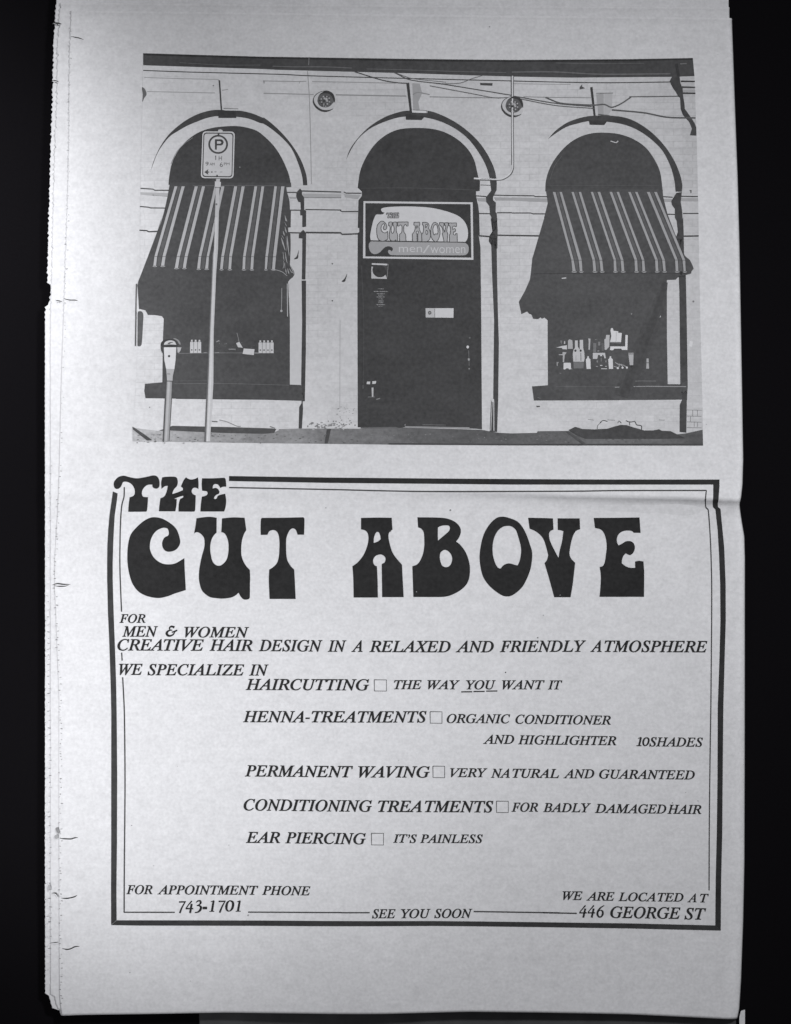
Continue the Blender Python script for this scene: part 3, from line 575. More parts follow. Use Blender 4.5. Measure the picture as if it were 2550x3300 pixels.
dw.sm(S1((200, 1005, 1), (222, 1010), (213, 1050), (225, 1100), (265, 1140), (310, 1152), (355, 1145), (392, 1118, 1), (412, 1175, 1), (198, 1168, 1)), 186, 3); dw.poly(S1((205, 960), (416, 968), (416, 990), (205, 980)), 196, 3); dw.pen(S1((428, 972), (420, 1080), (408, 1168)), 1.8, 135, 3); dw.poly(S1((330, 990), (415, 990), (410, 1100), (395, 1060), (370, 1010)), 82, 3)
for y, wd, t in ((1310, 85, 130), (1345, 190, 150), (1375, 110, 140), (1395, 70, 130), (1420, 112, 150), (1447, 62, 130), (1475, 76, 150), (1498, 72, 140), (1525, 116, 160), (1547, 62, 120)):
    x = 328 - wd / 2
    while x < 328 + wd / 2:
        l = rr.uniform(6, 22); dw.poly(S1((x, y - 5), (min(x + l, 328 + wd / 2), y - 4), (min(x + l, 328 + wd / 2), y + 5), (x, y + 4)), t + rr.uniform(-15, 25), 3); x += l + rr.uniform(3, 7)
dw.poly(V5((1101, 618), (1292, 618), (1291, 683), (1102, 681)), 200, 3); dw.poly(V5((1102, 619), (1160, 619), (1160, 680), (1103, 680)), 186, 4); dw.pen(V5((1164, 620), (1164, 682)), 1.6, 110, 4); dw.sm(V5((1118, 642), (1132, 636), (1142, 648), (1136, 660), (1122, 660)), 105, 5); dw.poly(circle(V5.x(1130), V5.y(649), 2, 2, 7), 170, 6)
dw.poly(V5((703, 1117), (725, 1117), (723, 1135), (700, 1135)), 196, 3); dw.poly(V5((740, 1115), (766, 1113), (762, 1132), (738, 1134)), 196, 3); dw.poly(V5((734, 1158), (747, 1158), (746, 1220), (736, 1220)), 180, 3); dw.pen(V5((710, 1222), (755, 1222)), 2, 120, 3); dw.pen(V5((766, 1238), (792, 1232)), 3, 130, 3); dw.pen(V5((676, 1140), (676, 1165)), 2.2, 110, 3)
dw.poly(circle(V5.x(1388), V5.y(882), 4.4, 4.8, 10), 205, 3); dw.poly(circle(V5.x(1396), V5.y(966), 3.4, 4, 9), 180, 3); dw.poly(circle(V5.x(1398), V5.y(1030), 3, 2.6, 8), 130, 3); dw.poly(circle(V5.x(1402), V5.y(820), 3.2, 3, 8), 105, 3); dw.pen(V5((1394, 905), (1398, 1010)), 2.4, 105, 3)
dw.pen(V5((962, 1408), (962, 1424), (1150, 1427), (1400, 1432)), 2.4, 160, 3, False); dw.pen(V5((1080, 1411), (1240, 1413)), 1.4, 120, 3); dw.poly(V5((660, 1428), (900, 1426), (930, 1436), (660, 1436)), 100, 3)
dw.pen(V5((1556, 1238), (1552, 1300), (1545, 1450)), 2.5, 176, 4); dw.pen(V5((1565, 1250), (1566, 1452)), 3, 186, 4); dw.poly(circle(V5.x(1557), V5.y(1244), 5, 6, 9), 190, 5); dw.build()
# headline letter outlines (used for the headline and, small, on the sign)
LET = {
 'T0': (H1((105, 240), (120, 195), (170, 147), (235, 132), (300, 148), (385, 165), (450, 162), (540, 145), (620, 128), (665, 140), (692, 180), (700, 230), (695, 275), (668, 299), (632, 296), (608, 275), (607, 248, 1), (560, 248), (515, 270), (480, 315), (470, 360), (478, 395), (492, 407, 1), (550, 411, 1), (545, 500), (538, 575), (528, 598, 1), (293, 600, 1), (300, 500), (312, 411, 1), (350, 400), (374, 378), (380, 345), (370, 290), (335, 240), (280, 212), (240, 210), (220, 224), (208, 257), (185, 290), (150, 305), (118, 290)), []),
 'H0': (H1((733, 155, 1), (770, 147), (890, 145), (925, 163), (936, 215), (925, 265), (890, 305), (870, 345), (866, 370, 1), (935, 347), (1000, 320, 1), (1003, 295), (976, 272, 1), (1000, 215), (1018, 180), (1043, 152, 1), (1065, 170), (1110, 182), (1160, 172), (1198, 152, 1), (1205, 230), (1203, 306, 1), (1180, 290), (1145, 288), (1118, 315), (1118, 350), (1140, 375), (1168, 388, 1), (1165, 480), (1160, 580), (1150, 598, 1), (944, 597, 1), (948, 500), (966, 433, 1), (1006, 414, 1), (1008, 392, 1), (960, 404), (885, 433, 1), (922, 433, 1), (918, 510), (904, 594, 1), (690, 593, 1), (698, 510), (710, 425, 1), (760, 400), (790, 340), (806, 264, 1), (775, 266), (748, 285), (725, 303, 1), (720, 220)), []),
 'E0': (H1((1250, 166, 1), (1400, 166), (1540, 160), (1556, 180), (1564, 260), (1562, 274, 1), (1520, 276), (1488, 292, 1), (1470, 260), (1455, 245), (1415, 240), (1393, 262), (1388, 298, 1), (1430, 290), (1462, 310), (1476, 345), (1466, 368, 1), (1440, 378), (1415, 400), (1404, 428, 1), (1424, 437), (1442, 424), (1455, 394), (1500, 376), (1550, 366, 1), (1563, 450), (1555, 540), (1536, 596, 1), (1228, 596, 1), (1235, 500), (1248, 404, 1), (1285, 396), (1315, 380), (1324, 358), (1316, 336), (1288, 330), (1252, 327, 1), (1246, 250)), []),
 'C': (V7((420, 352), (470, 362), (520, 390), (560, 425), (580, 465), (592, 515), (585, 545), (560, 575), (520, 587), (490, 580), (472, 555), (470, 520), (485, 490), (508, 478), (515, 462), (508, 432), (495, 425), (470, 425), (430, 445), (400, 485), (385, 540), (392, 590), (420, 635), (465, 665), (510, 673), (560, 665), (620, 630, 1), (622, 700), (630, 848, 1), (560, 870), (500, 892), (440, 902), (370, 890), (310, 860), (270, 810), (248, 750), (235, 680), (232, 600), (240, 520), (258, 465), (290, 425), (335, 384), (380, 358)), []),
 'U': (H2((55, 212, 1), (150, 198), (240, 192), (330, 205, 1), (328, 408, 1), (295, 440), (265, 490), (246, 560), (242, 640), (252, 720), (270, 790), (300, 835), (345, 858), (390, 850), (440, 810), (470, 760), (488, 680), (492, 590), (485, 520), (460, 450), (430, 412), (393, 400, 1), (403, 213, 1), (550, 200), (710, 205, 1), (733, 375, 1), (705, 420), (680, 490), (668, 560), (663, 640), (668, 720), (690, 790), (730, 860), (780, 915, 1), (785, 1000), (783, 1100), (780, 1290), (765, 1312), (725, 1320), (690, 1312), (655, 1275), (628, 1225, 1), (590, 1260), (530, 1290), (420, 1305), (330, 1300), (240, 1285), (160, 1230), (120, 1175), (92, 1070), (88, 980), (100, 860), (130, 720), (160, 610), (165, 540), (158, 480), (130, 440), (90, 408), (50, 402), (22, 422, 1), (40, 320)), []),
 'T': (H2((945, 207, 1), (1200, 205), (1510, 198, 1), (1524, 215), (1525, 280), (1520, 435, 1), (1432, 435, 1), (1415, 385), (1395, 357), (1360, 350), (1325, 375), (1295, 430), (1277, 500), (1275, 620), (1280, 720), (1295, 790), (1340, 865), (1385, 910, 1), (1390, 1000), (1405, 1310, 1), (1050, 1310, 1), (1045, 1200), (1040, 1050), (1045, 910, 1), (1100, 875), (1150, 820), (1175, 740), (1183, 640), (1185, 520), (1170, 430), (1140, 385), (1100, 372), (1055, 383), (1035, 405), (1022, 436, 1), (930, 438, 1), (928, 320), (934, 220)), []),
 'A': (H3((240, 184, 1), (420, 180), (610, 182, 1), (620, 325, 1), (578, 365), (572, 420), (585, 490), (615, 590), (665, 670), (735, 750, 1), (742, 900), (755, 1142, 1), (495, 1142, 1), (490, 742, 1), (525, 720), (537, 680), (525, 650), (490, 628), (455, 628), (415, 645), (388, 685), (388, 730), (405, 758), (432, 770, 1), (440, 950), (443, 1147, 1), (150, 1147, 1), (145, 900), (135, 768, 1), (200, 720), (270, 630), (315, 520), (330, 430), (320, 370), (290, 335), (240, 322, 1)), [H3((432, 352), (452, 355), (470, 390), (478, 440, 1), (440, 470), (393, 487, 1), (395, 430), (410, 380))]),
 'B': (H3((922, 176, 1), (1100, 178), (1240, 185), (1330, 208), (1400, 250), (1440, 305), (1447, 350), (1435, 400), (1410, 445), (1388, 468, 1), (1440, 510), (1500, 590), (1540, 690), (1557, 790), (1550, 900), (1520, 980), (1460, 1045), (1380, 1095), (1290, 1130), (1200, 1140), (873, 1140, 1), (868, 1000), (860, 768, 1), (910, 750), (945, 715), (985, 630), (1003, 540), (1005, 450), (998, 360), (970, 315), (930, 298, 1)), [H3((1170, 300, 1), (1210, 280), (1270, 273), (1305, 280), (1315, 310), (1300, 345), (1250, 390), (1170, 458, 1), (1168, 380)), H3((1250, 570), (1300, 590), (1335, 640), (1342, 690), (1325, 745), (1290, 775), (1255, 778), (1220, 760), (1200, 710), (1192, 650), (1205, 600))]),
 'O': (H4((520, 190), (590, 205), (700, 250), (770, 320), (830, 430), (880, 570), (910, 680), (905, 800), (885, 910), (840, 1030), (780, 1140), (700, 1220), (620, 1268), (560, 1275), (500, 1260), (400, 1195), (310, 1110), (240, 1000), (205, 860), (195, 740), (205, 620), (235, 480), (280, 370), (350, 270), (420, 210), (470, 192)), [H4((590, 315), (640, 328), (690, 375), (720, 460), (750, 570), (760, 660), (745, 770), (715, 852, 1), (680, 848), (620, 828), (570, 828), (520, 850), (480, 895, 1), (458, 893), (420, 850), (390, 770), (373, 680), (375, 560), (400, 460), (450, 375), (520, 325))]),
 'V': (H4((855, 205, 1), (1000, 207), (1192, 213, 1), (1200, 365, 1), (1160, 385), (1140, 420), (1145, 490), (1170, 560), (1220, 660), (1268, 750, 1), (1285, 650), (1315, 530), (1335, 387, 1), (1300, 375), (1258, 370, 1), (1256, 212, 1), (1400, 213), (1555, 213, 1), (1562, 360, 1), (1510, 380), (1475, 430), (1445, 520), (1425, 620), (1418, 700), (1440, 760), (1495, 818, 1), (1480, 950), (1460, 1120), (1432, 1285, 1), (1210, 1285, 1), (1165, 1120), (1120, 960), (1078, 820, 1), (1110, 780), (1128, 715, 1), (1100, 600), (1060, 490), (1000, 420), (930, 375), (875, 352, 1)), []),
 'E': (H5((903, 207, 1), (1200, 205), (1525, 200, 1), (1540, 410, 1), (1450, 408, 1), (1420, 385), (1365, 378), (1310, 385), (1255, 415), (1222, 470), (1218, 530), (1240, 580, 1), (1290, 555), (1340, 525), (1395, 522), (1440, 545), (1463, 600), (1455, 650), (1430, 695), (1400, 712), (1370, 705), (1340, 688, 1), (1310, 720), (1290, 770), (1285, 825, 1), (1340, 865), (1400, 885), (1468, 885, 1), (1465, 800, 1), (1520, 790), (1580, 800, 1), (1590, 950), (1588, 1280, 1), (983, 1280, 1), (995, 1150), (1000, 1000), (985, 875, 1), (1030, 857), (1055, 800), (1070, 700), (1080, 600), (1070, 500), (1045, 420), (1000, 365), (920, 342, 1)), []),
}
# sign over the door
sg = Print('shop_sign', photo)
sg.poly(S1((92, 115), (1578, 132), (1588, 915), (85, 893)), 202, 3, [S1((118, 143), (1548, 157), (1560, 885), (118, 868))])
sg.poly(S1((118, 143), (1548, 157), (1560, 885), (118, 868)), 62, 4)
sg.sm(S1((330, 235), (345, 212), (420, 197), (600, 188), (800, 190), (1000, 205), (1150, 235), (1300, 280), (1400, 330), (1470, 400), (1505, 480), (1515, 560), (1505, 630), (1480, 670, 1), (840, 660, 1), (190, 648, 1), (183, 590), (195, 510), (220, 400), (245, 330), (270, 297), (320, 298), (360, 292), (378, 268, 1), (350, 264)), 200, 5)
sg.sm(S1((190, 664, 1), (840, 676, 1), (1470, 684), (1515, 720), (1525, 770), (1510, 825), (1460, 853), (900, 852, 1), (470, 850), (430, 820), (430, 785), (455, 780), (470, 800), (490, 785), (488, 755), (455, 733), (400, 735), (355, 770), (310, 815), (250, 838), (195, 815), (168, 760), (165, 700)), 162, 5)
def mini(ch, x0, x1, yt, yb, fill, line, wid):
    out, hs = LET[ch]; xs = [p[0] for p in out]; ys = [p[1] for p in out]; a, b, c_, d = min(xs), max(xs), min(ys), max(ys)
    def q(L): return [(S1.x(x0 + (x1 - x0) * (p[0] - a) / (b - a)), S1.y(yt + (yb - yt) * (p[1] - c_) / (d - c_))) + tuple(p[2:]) for p in L]
    o_ = smooth(q(out), step=1.5); h_ = [smooth(q(h), step=1.5) for h in hs]
    sg.poly(o_, fill, 6, h_)
    if wid:
        for L in [o_] + h_: sg.loop(L, wid, line, 7)
for ch, a, b, yt, yb in (('C', 272, 425, 388, 662), ('U', 432, 558, 398, 662), ('T', 556, 700, 398, 662), ('A', 756, 888, 402, 666), ('B', 884, 1004, 404, 668), ('O', 1006, 1134, 405, 670), ('V', 1126, 1252, 408, 672), ('E', 1246, 1368, 412, 674)): mini(ch, a, b, yt, yb, 166, 84, 2.2)
for ch, a, b in (('T0', 402, 462), ('H0', 458, 520), ('E0', 516, 575)): mini(ch, a, b, 272, 346, 150, 104, 1.6)
boxed(sg, 'men', S1, 572, 888, 738, 812, 194, 6); boxed(sg, '/', S1, 895, 995, 715, 825, 188, 6); boxed(sg, 'women', S1, 1000, 1478, 742, 826, 194, 6)
sg.build()
# right-hand shop window and awning
wr = Print('shop_window', photo)
wr.sm(V3((228, 1300, 1), (232, 1230), (255, 1150), (300, 1070), (370, 990), (450, 935), (540, 905), (640, 900), (740, 912), (830, 945), (910, 1000), (970, 1080), (1010, 1170), (1028, 1300, 1)), 76, 2)
wr.poly(V3((232, 1285), (1026, 1285), (1030, 1335), (1060, 1455), (1100, 1560)) + V6((1110, 110), (1140, 180), (1178, 262), (1212, 290), (1226, 318), (1238, 348), (1222, 368), (1220, 382), (1184, 392), (1172, 402), (1130, 408), (1115, 424), (1055, 426), (1055, 800), (1060, 1135), (1145, 1136), (1150, 1100), (1190, 1100), (1192, 1240), (1155, 1240), (700, 1244), (150, 1246), (138, 1150), (246, 1142), (244, 700), (238, 694), (222, 682), (205, 690), (196, 680), (180, 692), (145, 690), (135, 662), (118, 655), (104, 640), (88, 648), (66, 658), (48, 575), (90, 500), (125, 420), (140, 280), (222, 0)) + V3((220, 1480), (245, 1380)), 78, 3)
wr.pen(V3((260, 1220), (290, 1130), (340, 1060)), 1.5, 96, 4); wr.pen(V3((672, 957), (710, 968), (724, 956)), 3, 190, 4); wr.pen(V3((240, 1262), (1000, 1258)), 2, 90, 4)
wr.pen(V6((340, 415), (370, 412)), 3.5, 190, 4); wr.poly(circle(V6.x(1006), V6.y(674), 3.6, 4, 8), 190, 4); wr.poly(circle(V6.x(814), V6.y(657), 2.6, 2.6, 8), 130, 4)
wr.pen(V6((300, 1150), (700, 1154)), 1.5, 100, 4); wr.pen(V6((700, 1156), (900, 1150), (1185, 1152)), 2.2, 150, 4); wr.pen(V6((770, 1120), (850, 1114), (980, 1114)), 1.8, 120, 4); wr.pen(V6((175, 1225), (195, 1232)), 1.6, 120, 4)
for k, (w0, t) in enumerate(((46, 77), (34, 75), (22, 73), (11, 70))): wr.pen([(x, y, ww / A8 * w0 / 46) for x, y, ww in zip([q[0] for q in V6((1046, 440), (1010, 560), (940, 760), (870, 920), (800, 1090), (762, 1222))], [q[1] for q in V6((1046, 440), (1010, 560), (940, 760), (870, 920), (800, 1090), (762, 1222))], (30, 80, 110, 120, 120, 130))], 10, t, 4 + .2 * k)
wr.build()
gr = Print('window_goods', photo)
def gp(t, *p): gr.poly(G1(*p), t, 5)
gp(190, (185, 505), (300, 475), (378, 463), (382, 540), (300, 535), (295, 515)); gp(168, (400, 380), (430, 355), (480, 378), (488, 530), (396, 530))
gp(184, (525, 378), (576, 375), (578, 490), (612, 545), (612, 366), (672, 366), (676, 520), (695, 590), (702, 700), (690, 762), (495, 762), (485, 620), (500, 545), (525, 512)); gp(112, (497, 766), (688, 766), (680, 886), (502, 886)); gp(150, (520, 790), (600, 800), (580, 815), (530, 812))
gr.poly(circle(G1.x(535), G1.y(562), 3.6, 4, 9), 74, 6); gr.poly(circle(G1.x(630), G1.y(562), 3.4, 4, 9), 74, 6); gr.pen(G1((632, 600), (636, 745)), 2.5, 120, 6); gr.pen(G1((545, 650), (545, 745)), 1.6, 150, 6)
gp(172, (768, 340), (808, 345), (800, 480), (798, 545), (770, 545), (775, 420)); gp(184, (850, 602), (1070, 602), (1086, 700), (1062, 702), (1040, 640), (945, 640), (930, 712), (850, 712)); gp(112, (855, 420), (912, 425), (910, 590), (856, 590)); gp(118, (945, 400), (985, 400), (985, 470), (945, 470)); gp(150, (930, 560), (970, 560), (968, 576), (932, 576)); gp(94, (1000, 420), (1050, 420), (1050, 570), (1010, 570)); gp(130, (880, 355), (935, 358), (900, 370))
gp(174, (1090, 276), (1155, 276), (1148, 490), (1095, 548), (1065, 546), (1060, 440), (1060, 352), (1085, 348)); gp(204, (1180, 155), (1212, 152), (1226, 200), (1310, 212), (1310, 236), (1376, 242), (1362, 406), (1160, 404), (1186, 300), (1170, 200)); gr.pen(G1((1276, 225), (1270, 395)), 1.2, 150, 6); gp(120, (1165, 408), (1360, 412), (1358, 432), (1170, 424))
gp(204, (1168, 484), (1436, 486), (1440, 278), (1484, 280), (1476, 550), (1382, 550), (1362, 526), (1240, 526), (1214, 556), (1160, 552)); gp(168, (1490, 602), (1588, 602), (1582, 826), (1520, 826)); gr.pen(G1((1492, 622), (1586, 622)), 2, 92, 6); gp(60, (1528, 832), (1578, 832), (1560, 866), (1540, 866))
for dx in (0, 405): gp(200, (750 + dx, 664), (776 + dx, 664), (780 + dx, 696), (806 + dx, 720), (812 + dx, 894), (736 + dx, 894), (724 + dx, 720), (748 + dx, 696))
gp(200, (320, 782), (450, 782), (455, 888), (484, 894), (420, 902), (405, 882), (370, 882), (345, 905), (318, 900)); gp(170, (300, 586), (370, 592), (368, 606), (340, 640), (330, 770), (305, 770), (305, 646), (230, 640), (230, 630), (300, 624)); gp(145, (192, 766), (240, 770), (216, 790), (214, 840), (194, 836)); gp(184, (332, 388), (348, 388), (350, 440), (324, 440)); gp(122, (256, 376), (296, 378), (285, 450), (266, 420))
gp(196, (985, 636), (1015, 636), (1022, 662), (980, 662)); gp(190, (980, 822), (1025, 824), (1025, 838), (980, 838)); gp(130, (920, 738), (944, 740), (940, 780), (916, 776)); gp(140, (902, 840), (945, 842), (942, 860), (905, 858)); gp(124, (1072, 738), (1100, 740), (1098, 778), (1070, 776)); gp(158, (1070, 838), (1106, 840), (1104, 856), (1072, 856)); gp(196, (1000, 884), (1110, 886), (1110, 897), (1000, 897)); gp(110, (990, 690), (1012, 690), (1015, 760), (988, 760))
for p in (((1255, 775), (1330, 830), (1310, 870)), ((1320, 800), (1390, 850), (1385, 875)), ((1350, 805), (1420, 835), (1480, 868)), ((1230, 850), (1290, 862))): gr.pen(G1(*p), 2.6, 150, 5)
for x, y in ((1302, 880), (1388, 872), (1466, 870)): gr.poly(circle(G1.x(x), G1.y(y), 3.6, 3.4, 9), 200, 6)
gr.poly(V6((916, 960), (930, 960), (933, 1030), (914, 1030)), 165, 5); gr.pen(V6((914, 990), (934, 990)), 2, 90, 6); gr.pen(V6((324, 1060), (336, 1062)), 2, 120, 5); gr.build()
TR = [(276, 300, 322, 344), (403, 425, 452, 474), (534, 556, 580, 604), (662, 686, 710, 732), (789, 812, 836, 858), (916, 942, 966, 990)]
KR = [(402, 424, 452, 478), (546, 570, 594, 618), (690, 712, 738, 762), (832, 856, 882, 904), (972, 996, 1020, 1044), (1108, 1132, 1158, 1182)]
ER = [(410, 438, 460, 483), (552, 577, 602, 626), (692, 716, 744, 768), (836, 860, 886, 910), (976, 1000, 1028, 1050), (1112, 1136, 1166, 1186)]
rows = [(tuple(V3.x(q) for q in t) + (V3.y(1304),), tuple(V6.x(q) for q in k) + (V6.y(290),), tuple(V6.x(q) for q in e) + (V6.y(368),)) for t, k, e in zip(TR, KR, ER)]
aw = stripes(.9, rows, 92, 156, 122)
aw.pen(V6((150, 384), (460, 380), (800, 378), (1180, 380)), 1.6, 66, 4); aw.build()
# parking sign on its post
ps = Print('parking_sign', photo)
ps.poly(V1((1255, 1215), (1286, 1215), (1282, 1268), (1270, 1688)) + V4((1258, 370), (1240, 800), (1238, 1130), (1228, 1300), (1216, 1525), (1178, 1525), (1196, 1130), (1213, 700), (1232, 250)) + V1((1240, 1688), (1252, 1268)), 104, 6)
ps.poly(V1((1260, 1215), (1286, 1215), (1282, 1268), (1272, 1688)) + V4((1260, 370), (1242, 800), (1240, 1130), (1230, 1300), (1217, 1525), (1190, 1525), (1206, 1130), (1222, 700), (1240, 250)) + V1((1246, 1688), (1257, 1268)), 190, 7)
ps.poly(V4((1252, 0), (1270, 0), (1250, 370), (1236, 760), (1226, 1130), (1205, 1525), (1196, 1525), (1214, 1130), (1228, 700), (1243, 300)), 204, 8)
ps.poly(V1((1250, 1232), (1292, 1236), (1290, 1272), (1250, 1270)), 200, 8); ps.pen(V1((1250, 1273), (1290, 1275)), 1.5, 110, 8); ps.poly(circle(V1.x(1262), V1.y(1388), 3, 3.4, 8), 120, 9); ps.poly(V1((1252, 1330), (1256, 1330), (1254, 1360), (1250, 1360)), 120, 9)
ps.poly(P1((868, 372), (872, 318), (935, 305), (985, 325), (1005, 372)), 190, 6)
def rq(a, b, c_, d, r):                                     # rounded quad
    P = [Vector(q) for q in (a, b, c_, d)]; out = []
    for i in range(4):
        p, u, v = P[i], (P[i - 1] - P[i]).normalized() * r, (P[(i + 1) % 4] - P[i]).normalized() * r
        for j in range(7):
            t = j / 6; out.append(tuple(p + u * (1 - t) ** 2 + v * t ** 2))
    return out
ps.poly(P1(*rq((446, 360), (1325, 368), (1290, 1642), (398, 1636), 110)), 208, 8)
ro = P1(*rq((474, 392), (1292, 398), (1258, 1614), (434, 1606), 95)); ri = P1(*rq((498, 424), (1262, 430), (1236, 1582), (462, 1574), 80))
ps.poly(ro, 84, 9, [ri]); ps.poly(ri, 200, 9)
ps.poly(P1(*circle(872, 715, 268, 258, 40)), 76, 10, [P1(*circle(872, 715, 218, 212, 40))])
ps.poly(P1((785, 578), (955, 578), (1005, 605), (1022, 660), (1005, 715), (955, 745), (836, 745), (836, 860), (785, 860)), 70, 10, [P1((840, 625), (930, 628), (965, 660), (930, 698), (840, 698))])
ps.poly(P1((858, 405), (905, 405), (905, 470), (862, 470)), 74, 10); ps.poly(P1((822, 1545), (862, 1545), (862, 1600), (822, 1600)), 70, 10)
ps.pen(P1((790, 1040), (806, 1022), (806, 1140)), 2.6, 104, 10, False); boxed(ps, 'H', P1, 890, 974, 1030, 1150, 104, 10); boxed(ps, '9', P1, 528, 612, 1190, 1296, 96, 10); boxed(ps, 'AM', P1, 640, 776, 1216, 1288, 112, 10); boxed(ps, '6', P1, 918, 1000, 1204, 1330, 96, 10); boxed(ps, 'PM', P1, 1030, 1182, 1212, 1284, 120, 10)
ps.poly(P1((495, 1470), (606, 1390), (590, 1450), (632, 1462), (632, 1476), (590, 1488), (606, 1546)), 84, 10); ps.poly(P1(*circle(700, 1468, 26, 22, 9)), 128, 10); ps.poly(P1(*circle(800, 1462, 32, 20, 9)), 160, 10); ps.poly(P1(*circle(955, 1466, 40, 20, 9)), 180, 10); ps.poly(circle(P1.x(1460), P1.y(1338), 2.6, 3, 8), 120, 4)
ps.build()
# parking meter
mt = Print('parking_meter', photo)
MP = [V4((916, 1115), (962, 1115), (958, 1240), (941, 1521), (894, 1521), (906, 1300)), V4((924, 1115), (958, 1115), (953, 1240), (936, 1521), (904, 1521), (915, 1300)), V4((930, 1117), (945, 1117), (940, 1240), (924, 1521), (910, 1521), (920, 1300))]
mt.poly(MP[0], 84, 5); mt.poly(MP[1], 150, 6); mt.poly(MP[2], 178, 7)
mt.poly(W1((104, 200), (118, 190), (288, 190), (300, 205), (300, 330), (285, 450), (262, 580), (248, 668), (150, 668), (130, 560), (116, 400)), 80, 5)
mt.sm(W1((76, 190), (84, 140), (115, 110), (150, 98), (200, 92), (250, 102), (285, 130), (302, 170), (304, 200, 1), (100, 205, 1), (102, 290, 1), (84, 250)), 66, 6)
mt.sm(W1((118, 172, 1), (130, 140), (165, 120), (215, 112), (265, 128), (290, 172, 1), (200, 168)), 190, 7); mt.sm(W1((168, 160), (190, 140), (235, 135), (245, 142), (215, 148), (190, 165)), 90, 8)
mt.sm(W1((245, 84), (285, 88), (325, 115), (345, 150), (345, 172), (322, 160), (300, 120)), 140, 6); mt.poly(W1((300, 205), (358, 208), (345, 250), (325, 280), (305, 280)), 176, 6)
mt.poly(W1((118, 206), (288, 206), (278, 380), (262, 500), (240, 560), (170, 560), (150, 500), (125, 380)), 206, 7); mt.poly(W1((150, 500), (262, 500), (240, 600), (236, 662), (162, 662), (158, 600)), 172, 8); mt.poly(circle(W1.x(190), W1.y(326), 3.8, 4, 10), 74, 9); mt.pen(W1((165, 568), (205, 570)), 2, 100, 9); mt.pen(W1((150, 664), (245, 668)), 2.2, 78, 9); mt.build()

# ------------------------------------------------------------------ headline
INK = 40
for nm, keys in (('headline', ('T0', 'H0', 'E0')), ('headline', ('C', 'U', 'T')), ('headline', ('A', 'B', 'O', 'V', 'E'))):
    root = bpy.data.objects.new(nm, None); C.objects.link(root); root.parent = news
    for k in keys:
        p = Print('headline_letter', root); p.sm(LET[k][0], INK, 1, LET[k][1]); p.build(50)

# ------------------------------------------------------------------ frame of rules
bf = Print('thick_border', news)
TOPO = [(738.4, 1534)] + V8((0, 82), (900, 90), (1688, 95)) + V9((700, 138), (1410, 138), (1409, 172)); TOPI = V9((1367, 172), (700, 172), (0, 172)) + V8((900, 126), (0, 118)) + [(738.4, 1550)]
bf.poly(TOPO + TOPI, 44, 1)
RO = V9((1410, 172.5), (1404, 240), (1399, 300), (1401, 325), (1418, 337), (1430, 450), (1445, 600), (1455, 850), (1456, 1100), (1450, 1300), (1440, 1688)) + V15((1225, 0), (1222, 400), (1215, 700), (1212, 1055))
RI = V15((1175, 1020), (1178, 700), (1185, 400), (1190, 0)) + V9((1402, 1688), (1412, 1400), (1420, 1100), (1418, 850), (1410, 650), (1400, 480), (1384, 342), (1367, 325), (1364, 300), (1366, 240), (1367, 172.5))
bf.poly(RO + RI, 48, 1)
bf.poly(V15((1174, 1020.5), (1211.5, 1055.5), (600, 1040), (0, 1030)) + V14((844, 388), (0, 388)) + V13((600, 388), (300, 388), (123, 385)) + [(375.8, 2967)] + V13((600, 352)) + V14((0, 352), (844, 355)) + V15((0, 997), (600, 1006)), 58, 1)
bf.poly(L2((720, 228), (705, 330), (690, 430), (678, 560), (670, 700), (668, 850), (668, 1000), (672, 1150), (675, 1300), (685, 1500), (692, 1700), (700, 1950), (705, 2184)) + L1((705, 0), (705, 600), (703, 1000)) + [(357.8, 2982)] + [(375.4, 2966.6)] + L1((750, 1000), (755, 600), (757, 0)) + L2((752, 2184), (748, 1950), (742, 1750), (735, 1550), (727, 1350), (722, 1200), (717, 1000), (717, 850), (722, 680), (728, 560), (735, 440), (750, 340), (762, 246)), 56, 1)
bf.build(24)
tf = Print('thin_border', news)
for pts in (L2((820, 190), (818, 270), (800, 340), (790, 430), (783, 600), (780, 850), (785, 1050), (795, 1288)), L2((796, 1648), (800, 1718)), L2((805, 1865), (812, 2000), (820, 2184)) + L1((826, 0), (824, 400), (820, 800), (818, 1205)), [(399, 2941), (563, 2941)], V13((1055, 295), (1688, 295)) + V14((200, 296), (405, 296)), V14((1112, 291), (1688, 300)) + V15((0, 932), (232, 937)), V7((925, 150), (1688, 165)) + V8((300, 170), (700, 177), (1688, 175)) + V9((700, 213), (1320, 212))):
    tf.pen(pts, 4.0, 62, 1)
tf.pen(V9((1320, 211), (1314, 260), (1315, 300), (1320, 328), (1335, 345), (1348, 500), (1355, 650), (1360, 850), (1360, 1100), (1358, 1350), (1355, 1688)) + V12((1668, 500), (1662, 1000), (1660, 1520)), 3.6, 64, 1); tf.build(24)

# ------------------------------------------------------------------ lines of type
def line(fn):
    p = Print('text_line', news); fn(p); p.build(0)
line(lambda p: words(p, V7, [('FOR', 178, 355, 1070, 1070)], 58))
def _amp(p):
    words(p, V7, [('MEN', 197, 440, 1164, 1164), ('WOMEN', 620, 1060, 1168, 1170)], 70)
    k = 28.13
    for st_ in (((1180, 350, 200), (1050, 290, 190), (920, 250, 170), (780, 310, 150), (715, 430, 130), (760, 560, 90), (960, 600, 60)), ((980, 600, 90), (780, 600, 120), (590, 690, 170), (470, 870, 230), (560, 1060, 220), (740, 1120, 170), (920, 1080, 150), (1090, 960, 130), (1180, 800, 110), (1190, 720, 80)), ((930, 790, 110), (1100, 740, 130), (1250, 690, 160), (1430, 600, 150))):
        p.pen([(x, y, ww / k) for (x, y), ww in zip([q[:2] for q in A1(*[s[:2] for s in st_])], [s[2] for s in st_])], 3, 42, 1)
line(_amp)
